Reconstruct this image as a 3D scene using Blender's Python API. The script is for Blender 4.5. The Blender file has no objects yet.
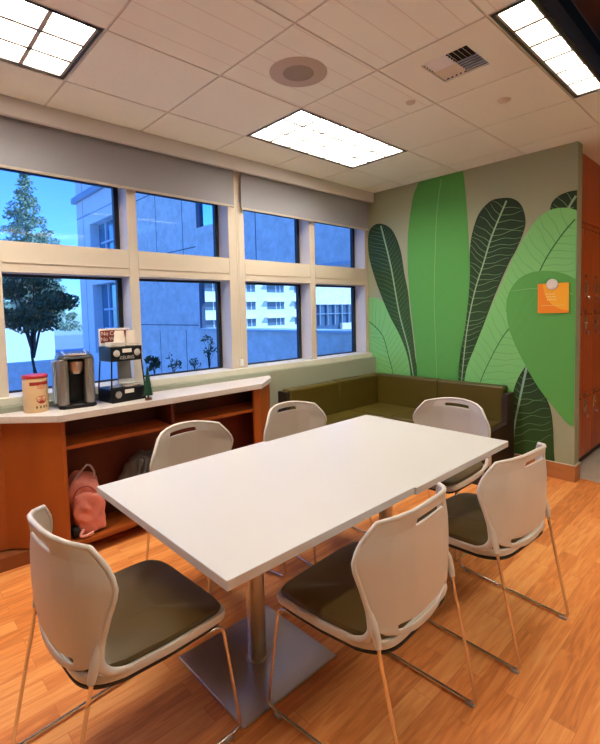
import bpy, bmesh, math, random
from mathutils import Vector, Matrix, noise
R = math.radians
PI = math.pi
random.seed(7)
scn = bpy.context.scene
COL = scn.collection

# ------------------------------------------------------------------ materials
def newmat(name):
    m = bpy.data.materials.new(name); m.use_nodes = True
    nt = m.node_tree
    return m, nt, nt.nodes['Principled BSDF']

def mat(name, c, rough=.5, metal=0, spec=.5, bump=0, bscale=60, var=0, vscale=8, coat=0, emit=None, es=0, sheen=0):
    m, nt, b = newmat(name)
    b.inputs['Base Color'].default_value = (*c, 1)
    b.inputs['Roughness'].default_value = rough
    b.inputs['Metallic'].default_value = metal
    b.inputs['Specular IOR Level'].default_value = spec
    b.inputs['Coat Weight'].default_value = coat
    b.inputs['Sheen Weight'].default_value = sheen
    if emit:
        b.inputs['Emission Color'].default_value = (*emit, 1); b.inputs['Emission Strength'].default_value = es
    tc = nt.nodes.new('ShaderNodeTexCoord')
    if var:
        n = nt.nodes.new('ShaderNodeTexNoise'); n.inputs['Scale'].default_value = vscale; n.inputs['Detail'].default_value = 4
        nt.links.new(tc.outputs['Object'], n.inputs['Vector'])
        r = nt.nodes.new('ShaderNodeValToRGB')
        r.color_ramp.elements[0].position = .3; r.color_ramp.elements[1].position = .7
        r.color_ramp.elements[0].color = (*[x*(1-var) for x in c], 1); r.color_ramp.elements[1].color = (*[min(1, x*(1+var)) for x in c], 1)
        nt.links.new(n.outputs['Fac'], r.inputs['Fac']); nt.links.new(r.outputs['Color'], b.inputs['Base Color'])
    if bump:
        n = nt.nodes.new('ShaderNodeTexNoise'); n.inputs['Scale'].default_value = bscale; n.inputs['Detail'].default_value = 3
        nt.links.new(tc.outputs['Object'], n.inputs['Vector'])
        bp = nt.nodes.new('ShaderNodeBump'); bp.inputs['Strength'].default_value = bump; bp.inputs['Distance'].default_value = .01
        nt.links.new(n.outputs['Fac'], bp.inputs['Height']); nt.links.new(bp.outputs['Normal'], b.inputs['Normal'])
    return m

def wood(name, c1, c2, scale=(1, 1, 1), rough=.4, coat=.0):
    m, nt, b = newmat(name)
    tc = nt.nodes.new('ShaderNodeTexCoord'); mp = nt.nodes.new('ShaderNodeMapping'); mp.inputs['Scale'].default_value = scale
    nt.links.new(tc.outputs['Object'], mp.inputs['Vector'])
    n = nt.nodes.new('ShaderNodeTexNoise'); n.inputs['Scale'].default_value = 3; n.inputs['Detail'].default_value = 6; n.inputs['Distortion'].default_value = .6
    nt.links.new(mp.outputs['Vector'], n.inputs['Vector'])
    r = nt.nodes.new('ShaderNodeValToRGB'); r.color_ramp.elements[0].position = .3; r.color_ramp.elements[1].position = .7
    r.color_ramp.elements[0].color = (*c1, 1); r.color_ramp.elements[1].color = (*c2, 1)
    nt.links.new(n.outputs['Fac'], r.inputs['Fac']); nt.links.new(r.outputs['Color'], b.inputs['Base Color'])
    b.inputs['Roughness'].default_value = rough; b.inputs['Coat Weight'].default_value = coat
    return m

def floor_mat():
    m, nt, b = newmat('wood_plank_floor'); L = nt.links.new
    tc = nt.nodes.new('ShaderNodeTexCoord')
    br = nt.nodes.new('ShaderNodeTexBrick'); br.offset = .37; br.offset_frequency = 2; br.squash = 1
    br.inputs['Scale'].default_value = 1; br.inputs['Brick Width'].default_value = .62; br.inputs['Row Height'].default_value = .083
    br.inputs['Mortar Size'].default_value = .0012; br.inputs['Mortar Smooth'].default_value = .3; br.inputs['Bias'].default_value = 0
    br.inputs['Color1'].default_value = (0, 0, 0, 1); br.inputs['Color2'].default_value = (1, 1, 1, 1); br.inputs['Mortar'].default_value = (.25, .25, .25, 1)
    L(tc.outputs['Object'], br.inputs['Vector'])
    rp = nt.nodes.new('ShaderNodeValToRGB')
    rp.color_ramp.elements[0].color = (.66, .20, .045, 1); rp.color_ramp.elements[1].color = (.95, .42, .13, 1)
    e = rp.color_ramp.elements.new(.5); e.color = (.86, .30, .078, 1)
    # grain
    mp = nt.nodes.new('ShaderNodeMapping'); mp.inputs['Scale'].default_value = (2.2, 22, 1)
    L(tc.outputs['Object'], mp.inputs['Vector'])
    ad = nt.nodes.new('ShaderNodeVectorMath'); ad.operation = 'MULTIPLY_ADD'; ad.inputs[1].default_value = (9, 17, 5)
    L(br.outputs['Color'], ad.inputs[0]); L(mp.outputs['Vector'], ad.inputs[2])
    n = nt.nodes.new('ShaderNodeTexNoise'); n.inputs['Scale'].default_value = 1.6; n.inputs['Detail'].default_value = 6; n.inputs['Distortion'].default_value = 1.4
    L(ad.outputs['Vector'], n.inputs['Vector'])
    mx = nt.nodes.new('ShaderNodeMath'); mx.operation = 'MULTIPLY_ADD'; mx.inputs[1].default_value = 2.3; mx.inputs[2].default_value = -.95
    L(n.outputs['Fac'], mx.inputs[0])
    m2 = nt.nodes.new('ShaderNodeMath'); m2.operation = 'MULTIPLY_ADD'; m2.inputs[1].default_value = .80
    L(br.outputs['Color'], m2.inputs[0]); L(mx.outputs[0], m2.inputs[2])
    m3 = nt.nodes.new('ShaderNodeMath'); m3.operation = 'MULTIPLY_ADD'; m3.inputs[1].default_value = .9; m3.inputs[2].default_value = -.02; m3.use_clamp = True
    L(m2.outputs[0], m3.inputs[0]); L(m3.outputs[0], rp.inputs['Fac'])
    dk = nt.nodes.new('ShaderNodeMixRGB'); dk.blend_type = 'MULTIPLY'; dk.inputs['Color2'].default_value = (.85, .78, .72, 1)
    L(br.outputs['Fac'], dk.inputs['Fac']); L(rp.outputs['Color'], dk.inputs['Color1']); L(dk.outputs['Color'], b.inputs['Base Color'])
    b.inputs['Roughness'].default_value = .42
    return m

def concrete(name, c, var=.18, scale=3):
    m, nt, b = newmat(name); L = nt.links.new
    tc = nt.nodes.new('ShaderNodeTexCoord')
    n = nt.nodes.new('ShaderNodeTexNoise'); n.inputs['Scale'].default_value = scale; n.inputs['Detail'].default_value = 8; n.inputs['Roughness'].default_value = .7
    L(tc.outputs['Object'], n.inputs['Vector'])
    r = nt.nodes.new('ShaderNodeValToRGB'); r.color_ramp.elements[0].position = .35; r.color_ramp.elements[1].position = .68
    r.color_ramp.elements[0].color = (*[x*(1-var) for x in c], 1); r.color_ramp.elements[1].color = (*[x*(1+var) for x in c], 1)
    L(n.outputs['Fac'], r.inputs['Fac']); L(r.outputs['Color'], b.inputs['Base Color']); b.inputs['Roughness'].default_value = .85
    return m

def glass_mat(name, tint, refl=.06):
    m = bpy.data.materials.new(name); m.use_nodes = True; nt = m.node_tree
    for nd in list(nt.nodes):
        if nd.type != 'OUTPUT_MATERIAL': nt.nodes.remove(nd)
    out = [x for x in nt.nodes if x.type == 'OUTPUT_MATERIAL'][0]
    t = nt.nodes.new('ShaderNodeBsdfTransparent'); t.inputs['Color'].default_value = (*tint, 1)
    g = nt.nodes.new('ShaderNodeBsdfGlossy'); g.inputs['Roughness'].default_value = .02; g.inputs['Color'].default_value = (1, 1, 1, 1)
    mx = nt.nodes.new('ShaderNodeMixShader'); mx.inputs[0].default_value = refl
    nt.links.new(t.outputs[0], mx.inputs[1]); nt.links.new(g.outputs[0], mx.inputs[2]); nt.links.new(mx.outputs[0], out.inputs['Surface'])
    return m

M = {}
M['wall'] = mat('painted_wall', (.36, .385, .25), .8, bump=.05, bscale=200)
M['halfwall'] = mat('painted_low_wall', (.34, .37, .29), .8)
M['frame'] = mat('cream_window_frame', (.68, .60, .50), .5)
M['soffit'] = mat('tan_valance', (.70, .70, .74), .6)
M['shade'] = None
M['tile'] = mat('ceiling_tile', (.90, .92, .85), .95, bump=.12, bscale=260, var=.02, vscale=90)
M['tile_grooved'] = None
M['tbar'] = mat('ceiling_grid_bar', (.72, .68, .62), .6)
M['plenum'] = mat('dark_plenum', (.02, .016, .014), .9)
M['white_metal'] = mat('white_enamel', (.92, .91, .88), .35)
M['black'] = mat('black_plastic', (.006, .006, .007), .42, spec=.3)
M['blackm'] = mat('black_gasket', (.01, .012, .02), .5)
M['floor'] = floor_mat()
M['laminate'] = mat('white_laminate', (.65, .63, .615), .38)
M['lam_edge'] = mat('laminate_edge', (.80, .76, .72), .5)
M['shell'] = mat('white_chair_plastic', (.68, .63, .57), .38)
M['vinyl'] = mat('dark_olive_vinyl', (.100, .062, .014), .42, bump=.05, bscale=300)
M['sofa'] = mat('olive_vinyl', (.092, .066, .008), .40, bump=.06, bscale=250)
M['sofadark'] = mat('dark_bench_panel', (.030, .017, .011), .5)
M['chrome'] = mat('chrome', (.75, .70, .66), .16, metal=1)
M['steel'] = mat('brushed_steel', (.55, .53, .52), .32, metal=1)
M['underblack'] = mat('black_underseat', (.02, .02, .022), .6)
M['cab'] = wood('cherry_cabinet_wood', (.30, .062, .008), (.42, .10, .014), (1.2, 1.2, .25), .42)
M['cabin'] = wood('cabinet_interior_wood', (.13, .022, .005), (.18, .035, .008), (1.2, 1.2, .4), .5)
M['lock'] = wood('locker_wood', (.42, .060, .006), (.54, .085, .010), (2, 2, .2), .38)
M['basew'] = wood('baseboard_wood', (.42, .15, .045), (.56, .22, .075), (.4, .4, 3), .45)
M['counter'] = mat('pale_countertop', (.70, .64, .61), .35, var=.05, vscale=60)
M['tilefloor'] = mat('beige_tile', (.60, .53, .44), .45, var=.05, vscale=6)
M['orange'] = mat('orange_paper', (.95, .28, .01), .7)
M['amber'] = mat('amber_paper', (1, .46, .02), .7)
M['papertext'] = mat('pale_paper_print', (1, .66, .22), .7)
M['magnet'] = mat('cream_magnet', (.90, .82, .74), .4)

def shade_mat():
    m, nt, b = newmat('woven_shade'); L = nt.links.new
    tc = nt.nodes.new('ShaderNodeTexCoord')
    n = nt.nodes.new('ShaderNodeTexNoise'); n.inputs['Scale'].default_value = 400
    L(tc.outputs['Object'], n.inputs['Vector'])
    r = nt.nodes.new('ShaderNodeValToRGB'); r.color_ramp.elements[0].color = (.30, .31, .35, 1); r.color_ramp.elements[1].color = (.42, .42, .47, 1)
    L(n.outputs['Fac'], r.inputs['Fac']); L(r.outputs['Color'], b.inputs['Base Color']); b.inputs['Roughness'].default_value = .85
    tr = nt.nodes.new('ShaderNodeBsdfTransparent'); tr.inputs['Color'].default_value = (.8, .85, 1, 1)
    mx = nt.nodes.new('ShaderNodeMixShader'); mx.inputs[0].default_value = .10
    out = [x for x in nt.nodes if x.type == 'OUTPUT_MATERIAL'][0]
    L(b.outputs[0], mx.inputs[1]); L(tr.outputs[0], mx.inputs[2]); L(mx.outputs[0], out.inputs['Surface'])
    return m
M['shade'] = shade_mat()

def grooved():
    m, nt, b = newmat('grooved_ceiling_tile'); L = nt.links.new
    tc = nt.nodes.new('ShaderNodeTexCoord')
    w = nt.nodes.new('ShaderNodeTexWave'); w.wave_type = 'BANDS'; w.bands_direction = 'Y'; w.wave_profile = 'SAW'
    w.inputs['Scale'].default_value = 2.2; w.inputs['Distortion'].default_value = .1
    L(tc.outputs['Object'], w.inputs['Vector'])
    r = nt.nodes.new('ShaderNodeValToRGB'); r.color_ramp.elements[0].position = 0; r.color_ramp.elements[0].color = (.70, .61, .55, 1)
    r.color_ramp.elements[1].position = .05; r.color_ramp.elements[1].color = (.90, .92, .85, 1)
    L(w.outputs['Color'], r.inputs['Fac']); L(r.outputs['Color'], b.inputs['Base Color']); b.inputs['Roughness'].default_value = .95
    return m
M['tile_grooved'] = grooved()

# ------------------------------------------------------------------ mesh helpers
def link(o):
    COL.objects.link(o); return o
def obj(name, bm, m, parent=None, smooth=False, bevel=0, bseg=2):
    bmesh.ops.recalc_face_normals(bm, faces=bm.faces)
    me = bpy.data.meshes.new(name); bm.to_mesh(me); bm.free()
    ms = m if isinstance(m, (list, tuple)) else [m]
    for x in ms: me.materials.append(x)
    if smooth:
        for p in me.polygons: p.use_smooth = True
        if smooth == 'auto':
            bm2 = bmesh.new(); bm2.from_mesh(me)
            for e in bm2.edges:
                if len(e.link_faces) == 2 and e.calc_face_angle(0) > R(38): e.smooth = False
            bm2.to_mesh(me); bm2.free()
    o = bpy.data.objects.new(name, me); link(o)
    if parent: o.parent = parent
    if bevel:
        md = o.modifiers.new('bevel', 'BEVEL'); md.width = bevel; md.segments = bseg; md.limit_method = 'ANGLE'; md.angle_limit = R(35)
    return o
def thing(name, label, cat, loc=(0, 0, 0), rz=0, group=None):
    o = bpy.data.objects.new(name, None); link(o); o.empty_display_size = .1
    o.location = loc; o.rotation_euler = (0, 0, rz); o['label'] = label; o['category'] = cat
    if group: o['group'] = group
    return o
def tag(o, label, cat, group=None, kind=None):
    o['label'] = label; o['category'] = cat
    if group: o['group'] = group
    if kind: o['kind'] = kind
    return o
def struct(name, bm, m, parent=None, **k):
    o = obj(name, bm, m, parent, **k)
    if not parent: o['kind'] = 'structure'
    return o
def box(bm, x0, x1, y0, y1, z0, z1, mi=0, mtx=None):
    vs = [bm.verts.new((x, y, z)) for z in (z0, z1) for y in (y0, y1) for x in (x0, x1)]
    if mtx:
        for v in vs: v.co = mtx @ v.co
    fs = [(0, 2, 3, 1), (4, 5, 7, 6), (0, 1, 5, 4), (2, 6, 7, 3), (0, 4, 6, 2), (1, 3, 7, 5)]
    out = []
    for f in fs:
        fc = bm.faces.new([vs[i] for i in f]); fc.material_index = mi; out.append(fc)
    return out
def bx(*a, **k):
    bm = bmesh.new(); box(bm, *a, **k); return bm
def prism(bm, pts, z0, z1, mi=0):
    lo = [bm.verts.new((x, y, z0)) for x, y in pts]; hi = [bm.verts.new((x, y, z1)) for x, y in pts]
    n = len(pts)
    for f in ([*lo[::-1]], [*hi]):
        fc = bm.faces.new(f); fc.material_index = mi
    for i in range(n):
        fc = bm.faces.new((lo[i], lo[(i+1) % n], hi[(i+1) % n], hi[i])); fc.material_index = mi
def tube(bm, pts, r, seg=8, closed=False, mi=0, cap=True):
    pts = [Vector(p) for p in pts]; n = len(pts); rings = []
    rr = r if isinstance(r, (list, tuple)) else [r]*n
    up = None
    for i, p in enumerate(pts):
        a = pts[(i-1) % n] if (closed or i > 0) else p; b = pts[(i+1) % n] if (closed or i < n-1) else p
        t = (b-a)
        if t.length < 1e-9: t = Vector((0, 0, 1))
        t.normalize()
        if up is None:
            up = Vector((0, 0, 1)) if abs(t.z) < .9 else Vector((1, 0, 0))
        s = t.cross(up)
        if s.length < 1e-6: s = t.orthogonal()
        s.normalize(); up = s.cross(t).normalized()
        rings.append([bm.verts.new(p + s*math.cos(2*PI*k/seg)*rr[i] + up*math.sin(2*PI*k/seg)*rr[i]) for k in range(seg)])
    m = n if closed else n-1
    for i in range(m):
        A, B = rings[i], rings[(i+1) % n]
        for k in range(seg):
            f = bm.faces.new((A[k], A[(k+1) % seg], B[(k+1) % seg], B[k])); f.material_index = mi
    if cap and not closed:
        for q in (rings[0][::-1], rings[-1]):
            f = bm.faces.new(q); f.material_index = mi
def fillet(pts, r, n=5):
    pts = [Vector(p) for p in pts]; out = [pts[0]]
    for i in range(1, len(pts)-1):
        p = pts[i]; a = (pts[i-1]-p); b = (pts[i+1]-p); d = min(r, a.length*.45, b.length*.45)
        A = p+a.normalized()*d; B = p+b.normalized()*d
        for k in range(n+1):
            t = k/n; out.append(A*(1-t)**2 + p*2*t*(1-t) + B*t*t)
    out.append(pts[-1]); return out
def lathe(bm, prof, c=(0, 0, 0), seg=32, mi=0):
    rings = []
    for r, z in prof:
        rings.append([bm.verts.new((c[0]+r*math.cos(2*PI*k/seg), c[1]+r*math.sin(2*PI*k/seg), c[2]+z)) for k in range(seg)] if r > 1e-6 else [bm.verts.new((c[0], c[1], c[2]+z))])
    for A, B in zip(rings, rings[1:]):
        for k in range(seg):
            a, b2 = A[k % len(A)], A[(k+1) % len(A)]; c2, d = B[(k+1) % len(B)], B[k % len(B)]
            vs = []
            for v in (a, b2, c2, d):
                if v not in vs: vs.append(v)
            if len(vs) > 2:
                f = bm.faces.new(vs); f.material_index = mi
def cyl(bm, c, r, h, seg=24, mi=0): lathe(bm, [(0, 0), (r, 0), (r, h), (0, h)], c, seg, mi)
def rbox(bm, x0, x1, y0, y1, z0, z1, r=.02, nx=10, ny=10, nz=6, e=4, bulge=0, mi=0, mtx=None, seed=None, namp=0, nsc=8):
    """soft box: superellipsoid made from a subdivided cube"""
    cx, cy, cz = (x0+x1)/2, (y0+y1)/2, (z0+z1)/2; hx, hy, hz = (x1-x0)/2, (y1-y0)/2, (z1-z0)/2
    tmp = bmesh.new(); box(tmp, -1, 1, -1, 1, -1, 1)
    bmesh.ops.subdivide_edges(tmp, edges=tmp.edges, cuts=nx, use_grid_fill=True)
    mp = {}
    for v in tmp.verts:
        p = v.co.copy(); l = (abs(p.x)**e+abs(p.y)**e+abs(p.z)**e)**(1/e); q = p/l
        w = Vector((cx+q.x*hx, cy+q.y*hy, cz+q.z*hz))
        if bulge: w += Vector((0, 0, bulge*max(0, q.z)*(1-q.x**2)*(1-q.y**2)))
        if seed is not None:
            nn = noise.noise(w*nsc + Vector((seed, 0, 0)))
            w += Vector((q.x*hx, q.y*hy, q.z*hz)).normalized()*nn*namp; w.z = max(w.z, z0)
        if mtx: w = mtx @ w
        mp[v] = bm.verts.new(w)
    for f in tmp.faces:
        nf = bm.faces.new([mp[v] for v in f.verts]); nf.material_index = mi
    tmp.free()
def text(name, s, size, m, parent, mtx, ext=.0004):
    cu = bpy.data.curves.new(name, 'FONT'); cu.body = s; cu.size = size; cu.extrude = ext; cu.align_x = 'CENTER'; cu.align_y = 'CENTER'
    t = bpy.data.objects.new('tmp_text', cu); link(t)
    me = bpy.data.meshes.new_from_object(t.evaluated_get(bpy.context.evaluated_depsgraph_get()))
    bpy.data.objects.remove(t)
    me.transform(mtx); me.materials.clear(); me.materials.append(m)
    o = bpy.data.objects.new(name, me); link(o); o.parent = parent; return o
def copy_tree(o, parent=None):
    c = o.copy(); COL.objects.link(c); c.parent = parent
    for ch in list(o.children): copy_tree(ch, c)
    return c

# ------------------------------------------------------------------ dimensions
H = 2.7626; G = .6096; GS = .4078; GE = .2381
XL = [-(GE + k*G) for k in range(-6, 11)]            # ceiling lines running along y
YL = [-(GS + k*G) for k in range(0, 9)]              # lines running along x
def gx(k): return -(GE + k*G)
def gy(l): return 0 if l == 0 else -(GS + (l-1)*G)
X_LEFT, X_RIGHT, Y_BACK = -6.4, 3.4, -5.3

# ------------------------------------------------------------------ floor and shell
struct('floor', bx(X_LEFT, .12, Y_BACK, .32, -.05, 0), M['floor'])
tb = bmesh.new(); box(tb, .121, X_RIGHT, Y_BACK, -1.36, -.05, 0); struct('floor_tiles', tb, M['tilefloor'])
struct('wall_window_side', bx(X_LEFT, 0, 0, .32, 0, .925), M['halfwall'])
wt = bmesh.new(); box(wt, X_LEFT, 0, .1, .32, 2.42, H+.3); struct('wall_above_windows', wt, M['frame'])
struct('wall_right', bx(0, .12, -2.03, .32, 0, H-.0005), M['wall'])
struct('wall_back', bx(X_LEFT, X_RIGHT, Y_BACK-.1, Y_BACK, 0, H+.3), M['wall'])
struct('wall_left', bx(X_LEFT-.1, X_LEFT, Y_BACK, .32, 0, H+.3), M['wall'])
struct('wall_corridor', bx(X_RIGHT, X_RIGHT+.1, Y_BACK, .32, 0, H+.3), M['wall'])
struct('wall_behind_lockers', bx(.121, X_RIGHT, -1.44, -1.35, 0, H-.0005), M['wall'])
b = bmesh.new(); box(b, -.014, 0, -2.03, -1.56, 0, .135); box(b, -.014, .12, -2.044, -2.03, 0, .135)
struct('baseboard_right', b, M['basew'], bevel=.003)
b = bmesh.new(); box(b, -.018, 0, -2.03, -1.56, .135, .141); box(b, -.018, .124, -2.048, -2.03, .135, .141)
struct('trim_1', b, mat('trim_cap', (.62, .5, .38), .5))
b = bx(X_LEFT, -3.7, -.012, 0, 0, .135); struct('baseboard_window_side', b, M['basew'])

# windows: mullions, transom, sill, panes
fr = bmesh.new()
mull = [(-6.4, -5.55), (-4.57, -4.495), (-3.72, -3.545), (-2.757, -2.687), (-1.888, -1.723), (-.92, -.845), (-.05, 0)]
for a, c in mull: box(fr, a, c, .1, .32, .975, 2.42)
struct('trim_2', fr, M['frame'], bevel=.004)
tr = bmesh.new()
for (a, c), (d, e) in zip(mull, mull[1:]):
    box(tr, c, d, .1005, .32, 1.742, 1.932)
    box(tr, c, d, .094, .1005, 1.80, 1.803)
struct('trim_3', tr, M['frame'], bevel=.003)
sl = bmesh.new(); box(sl, X_LEFT, 0, .05, .32, .925, .975); struct('trim_4', sl, mat('sage_sill', (.72, .70, .60), .5), bevel=.004)
M['glass'] = glass_mat('blue_tinted_glass', (.60, .80, 1.0), .015)
for i, ((a, c), (d, e)) in enumerate(zip(mull, mull[1:])):
    root = bpy.data.objects.new('window_%d' % (i+1), None); link(root); root['kind'] = 'structure'
    for z0, z1, nm in ((.975, 1.742, 'lower'), (1.932, 2.42, 'upper')):
        g = bmesh.new(); t = .018
        box(g, c, c+t*.5, .25, .285, z0, z1); box(g, d-t*1.9, d, .25, .285, z0, z1)
        box(g, c+t*.5, d-t*1.9, .25, .285, z0, z0+t*.6); box(g, c+t*.5, d-t*1.9, .25, .285, z1-t, z1)
        obj('gasket', g, M['blackm'], root)
        obj('pane', bx(c+t*.5, d-t*1.9, .262, .268, z0+t*.6, z1-t), M['glass'], root)
# valance box above the shades
struct('trim_5', bx(X_LEFT, 0, 0, .035, 2.655, H+.3), M['soffit'], bevel=.002)
struct('trim_6', bx(X_LEFT, 0, .035, .1, 2.69, H), M['soffit'])

def roller(x0, x1, zb, label):
    t = thing('roller_shade', label, 'window shade', ((x0+x1)/2, .065, zb), 0, 'roller shades over the windows')
    w = (x1-x0)/2
    obj('shade_fabric', bx(-w, w, -.001, .001, .012, 2.688-zb), M['shade'], t)
    obj('hem_bar', bx(-w, w, -.006, .006, -.004, .014), mat('hem_bar', (.50, .44, .38), .6), t, bevel=.003)
    return t
roller(-4.5, -1.845, 2.362, 'wide taupe roller shade pulled partly down over the left windows')
t2 = roller(-1.772, -.02, 2.357, 'narrower taupe roller shade over the two right windows, ending at the mural wall')
bm = bmesh.new()
for dx, zl in ((-.012, 0), (.012, 0)):
    tube(bm, [(dx, 0, 1.36), (dx, 0, .06)], .0022, 6)
tube(bm, fillet([(-.012, 0, .06), (-.012, 0, .04), (.012, 0, .04), (.012, 0, .06)], .01), .0022, 6)
ch = thing('shade_chain', 'thin white bead chain hanging down the wide mullion between the shades', 'cord', (-1.802, .085, .98))
obj('chain', bm, mat('chain_white', (.8, .74, .64), .5), ch)
bm = bmesh.new(); box(bm, -.018, .018, -.008, .0145, .015, .075); obj('chain_holder', bm, M['white_metal'], ch, bevel=.004)

# ------------------------------------------------------------------ ceiling
fix = {}      # cells used by fixtures: (k upper, l upper)
def cell(k, l): return (gx(k+1), gx(k), gy(l+1), gy(l))   # k..k+1 , l..l+1
lights = [(1, 1, 'ceiling light in the middle, nearest the windows'), (5, 1, 'ceiling light above the coffee counter at top left'), (1, 4, 'ceiling light at top right beside the dark opening'),
          (5, 4, 'ceiling light added out of view above the camera as fill'), (-3, 5, 'ceiling light added out of view to brighten the lockers'), (2, 7, 'unseen fill light added behind the camera near the back wall')]  # the three on this line are unseen, added to brighten room and lockers
for k, l, _ in lights: fix[(k, l)] = 1; fix[(k+1, l)] = 1
partial = {(5, 4), (6, 4), (-3, 5), (-2, 5)}
fix[(2, 3)] = 1; fix[(3, 2)] = 1
dark = [(1, 5), (2, 5)]
for d in dark: fix[d] = 1
tl = bmesh.new()
grooved_cells = {(3, 3), (2, 2), (4, 2), (4, 3), (5, 2), (3, 4)}
def tile(bm, a, c, d, e, mi):
    g = .006
    box(bm, a+g, c-g, d+g, e-g, H, H+.015, mi)
xs = [X_LEFT] + sorted([gx(k) for k in range(-5, 11) if X_LEFT < gx(k) < X_RIGHT]) + [X_RIGHT]
ys = [Y_BACK] + sorted([gy(l) for l in range(1, 9) if gy(l) > Y_BACK]) + [0]
for i in range(len(xs)-1):
    for j in range(len(ys)-1):
        a, c, d, e = xs[i], xs[i+1], ys[j], ys[j+1]
        k = round((-c-GE)/G); l = round((-e-GS)/G)+1 if e < 0 else 0
        if (k, l) in partial: tile(tl, a, c, d, e-G/3, 0)
        if (k, l) in fix: continue
        tile(tl, a, c, d, e, 1 if (k, l) in grooved_cells else 0)
struct('ceiling', tl, [M['tile'], M['tile_grooved']])
gb = bmesh.new(); w = .0042
def hidden(x, y): return x > .0 and y > -1.96
for x in xs[1:-1]:
    y1 = 0
    seg_y = [y for y in sorted(ys) if y <= y1] + ([y1] if y1 not in ys else [])
    for a, c in zip(seg_y, seg_y[1:]):
        my = (a+c)/2
        if not (-2.07 < x < -.9 and any(abs(x-gx(kk)) < .01 for kk in (2,)) and (my > gy(2) and my < gy(1) or my < gy(4))):
            box(gb, x-w, x+w, a, c, H+.003, H+.02)
for y in ys[1:-1]:
    if abs(y-gy(5)) < .01:
        box(gb, X_LEFT, gx(3), y-w, y+w, H+.0035, H+.02); box(gb, gx(1), X_RIGHT, y-w, y+w, H+.0035, H+.02)
    else: box(gb, X_LEFT, X_RIGHT, y-w, y+w, H+.0035, H+.02)
struct('trim_7', gb, M['tbar'])
bk = bmesh.new()
box(bk, X_LEFT, X_RIGHT, Y_BACK, .1, H+.55, H+.6)
struct('ceiling_deck', bk, M['plenum'])

# dark open section of ceiling beside the right light, with ductwork
pl = thing('ceiling_duct', 'dark ductwork showing in the open ceiling section beside the right light', 'duct', (-1.45, -2.75, H+.22))
bm = bmesh.new(); box(bm, -.5, .72, .05, .35, .02, .2); obj('duct_body', bm, mat('dark_brown_duct', (.10, .045, .03), .6), pl, bevel=.01)
bm = bmesh.new(); tube(bm, [(-.55, -.3, .1), (.75, -.12, .1)], .06, 16); obj('duct_pipe', bm, mat('black_duct', (.03, .025, .025), .5), pl, smooth='auto')
bm = bmesh.new(); box(bm, .15, .45, -.05, .22, -.12, .02); obj('duct_box', bm, mat('dark_box', (.02, .02, .02), .5), pl, bevel=.005)

def troffer(k, l, label, rows=3):
    x0, x1, y0, y1 = gx(k+2), gx(k), gy(l)-G*rows/3, gy(l)
    cx, cy = (x0+x1)/2, (y0+y1)/2; hx, hy = G-.012, G*rows/6-.012
    t = thing('ceiling_light', 'recessed louvred fluorescent ' + label, 'ceiling light', (cx, cy, H), 0, 'recessed ceiling lights')
    h = bmesh.new(); d = .09
    box(h, -hx, hx, -hy, -hy+.004, .0, d); box(h, -hx, hx, hy-.004, hy, .0, d)
    box(h, -hx, -hx+.004, -hy, hy, .0, d); box(h, hx-.004, hx, -hy, hy, .0, d); box(h, -hx, hx, -hy, hy, d, d+.004)
    obj('housing', h, M['white_metal'], t)
    if rows == 1: obj('side_cover', bx(-hx, hx, -hy-.006, -hy-.001, .0, d+.01), M['plenum'], t)
    r = bmesh.new(); a = .012
    box(r, -hx, hx, -hy, -hy+a, -.003, .002); box(r, -hx, hx, hy-a, hy, -.003, .002)
    box(r, -hx, -hx+a, -hy+a, hy-a, -.003, .002); box(r, hx-a, hx, -hy+a, hy-a, -.003, .002)
    obj('rim', r, mat('dark_light_rim', (.03, .025, .02), .4), t)
    obj('diffuser', bx(-hx+.02, hx-.02, -hy+.02, hy-.02, d-.008, d-.003), M['lamp'], t)
    lv = bmesh.new(); ix, iy = hx-.013, hy-.013
    def blade(p0, p1, nrm):
        # curved parabolic blade, wide at bottom
        p0, p1, nrm = Vector(p0), Vector(p1), Vector(nrm)
        prof = [(.0015, .055), (.0022, .035), (.005, .018), (.010, .006), (.010, .003)]
        L_ = [[bm_.verts.new(p + nrm*s*w_ + Vector((0, 0, z))) for w_, z in prof] for bm_ in (lv,) for s in (1,) for p in (p0, p1)]
        R_ = [[bm_.verts.new(p - nrm*w_ + Vector((0, 0, z))) for w_, z in prof] for bm_ in (lv,) for p in (p0, p1)]
        for S in (L_, R_):
            for q in range(len(prof)-1): lv.faces.new((S[0][q], S[0][q+1], S[1][q+1], S[1][q]))
        lv.faces.new((L_[0][-1], L_[1][-1], R_[1][-1], R_[0][-1]))
    for i in range(7):
        x = -ix + 2*ix*i/6
        blade((x, -iy, 0), (x, iy, 0), (1, 0, 0))
    for j in range(rows+1):
        y = -iy + 2*iy*j/rows
        blade((-ix, y, 0), (ix, y, 0), (0, 1, 0))
    obj('louvre', lv, M['louvre'], t)
    return t
M['lamp'] = mat('lit_tube_panel', (.9, .9, .9), .5, emit=(1, .92, .79), es=13)
M['louvre'] = mat('louvre_white', (.50, .47, .43), .5)
for k, l, lb in lights: troffer(k, l, lb, 1 if l in (4, 5) else 3)

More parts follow.
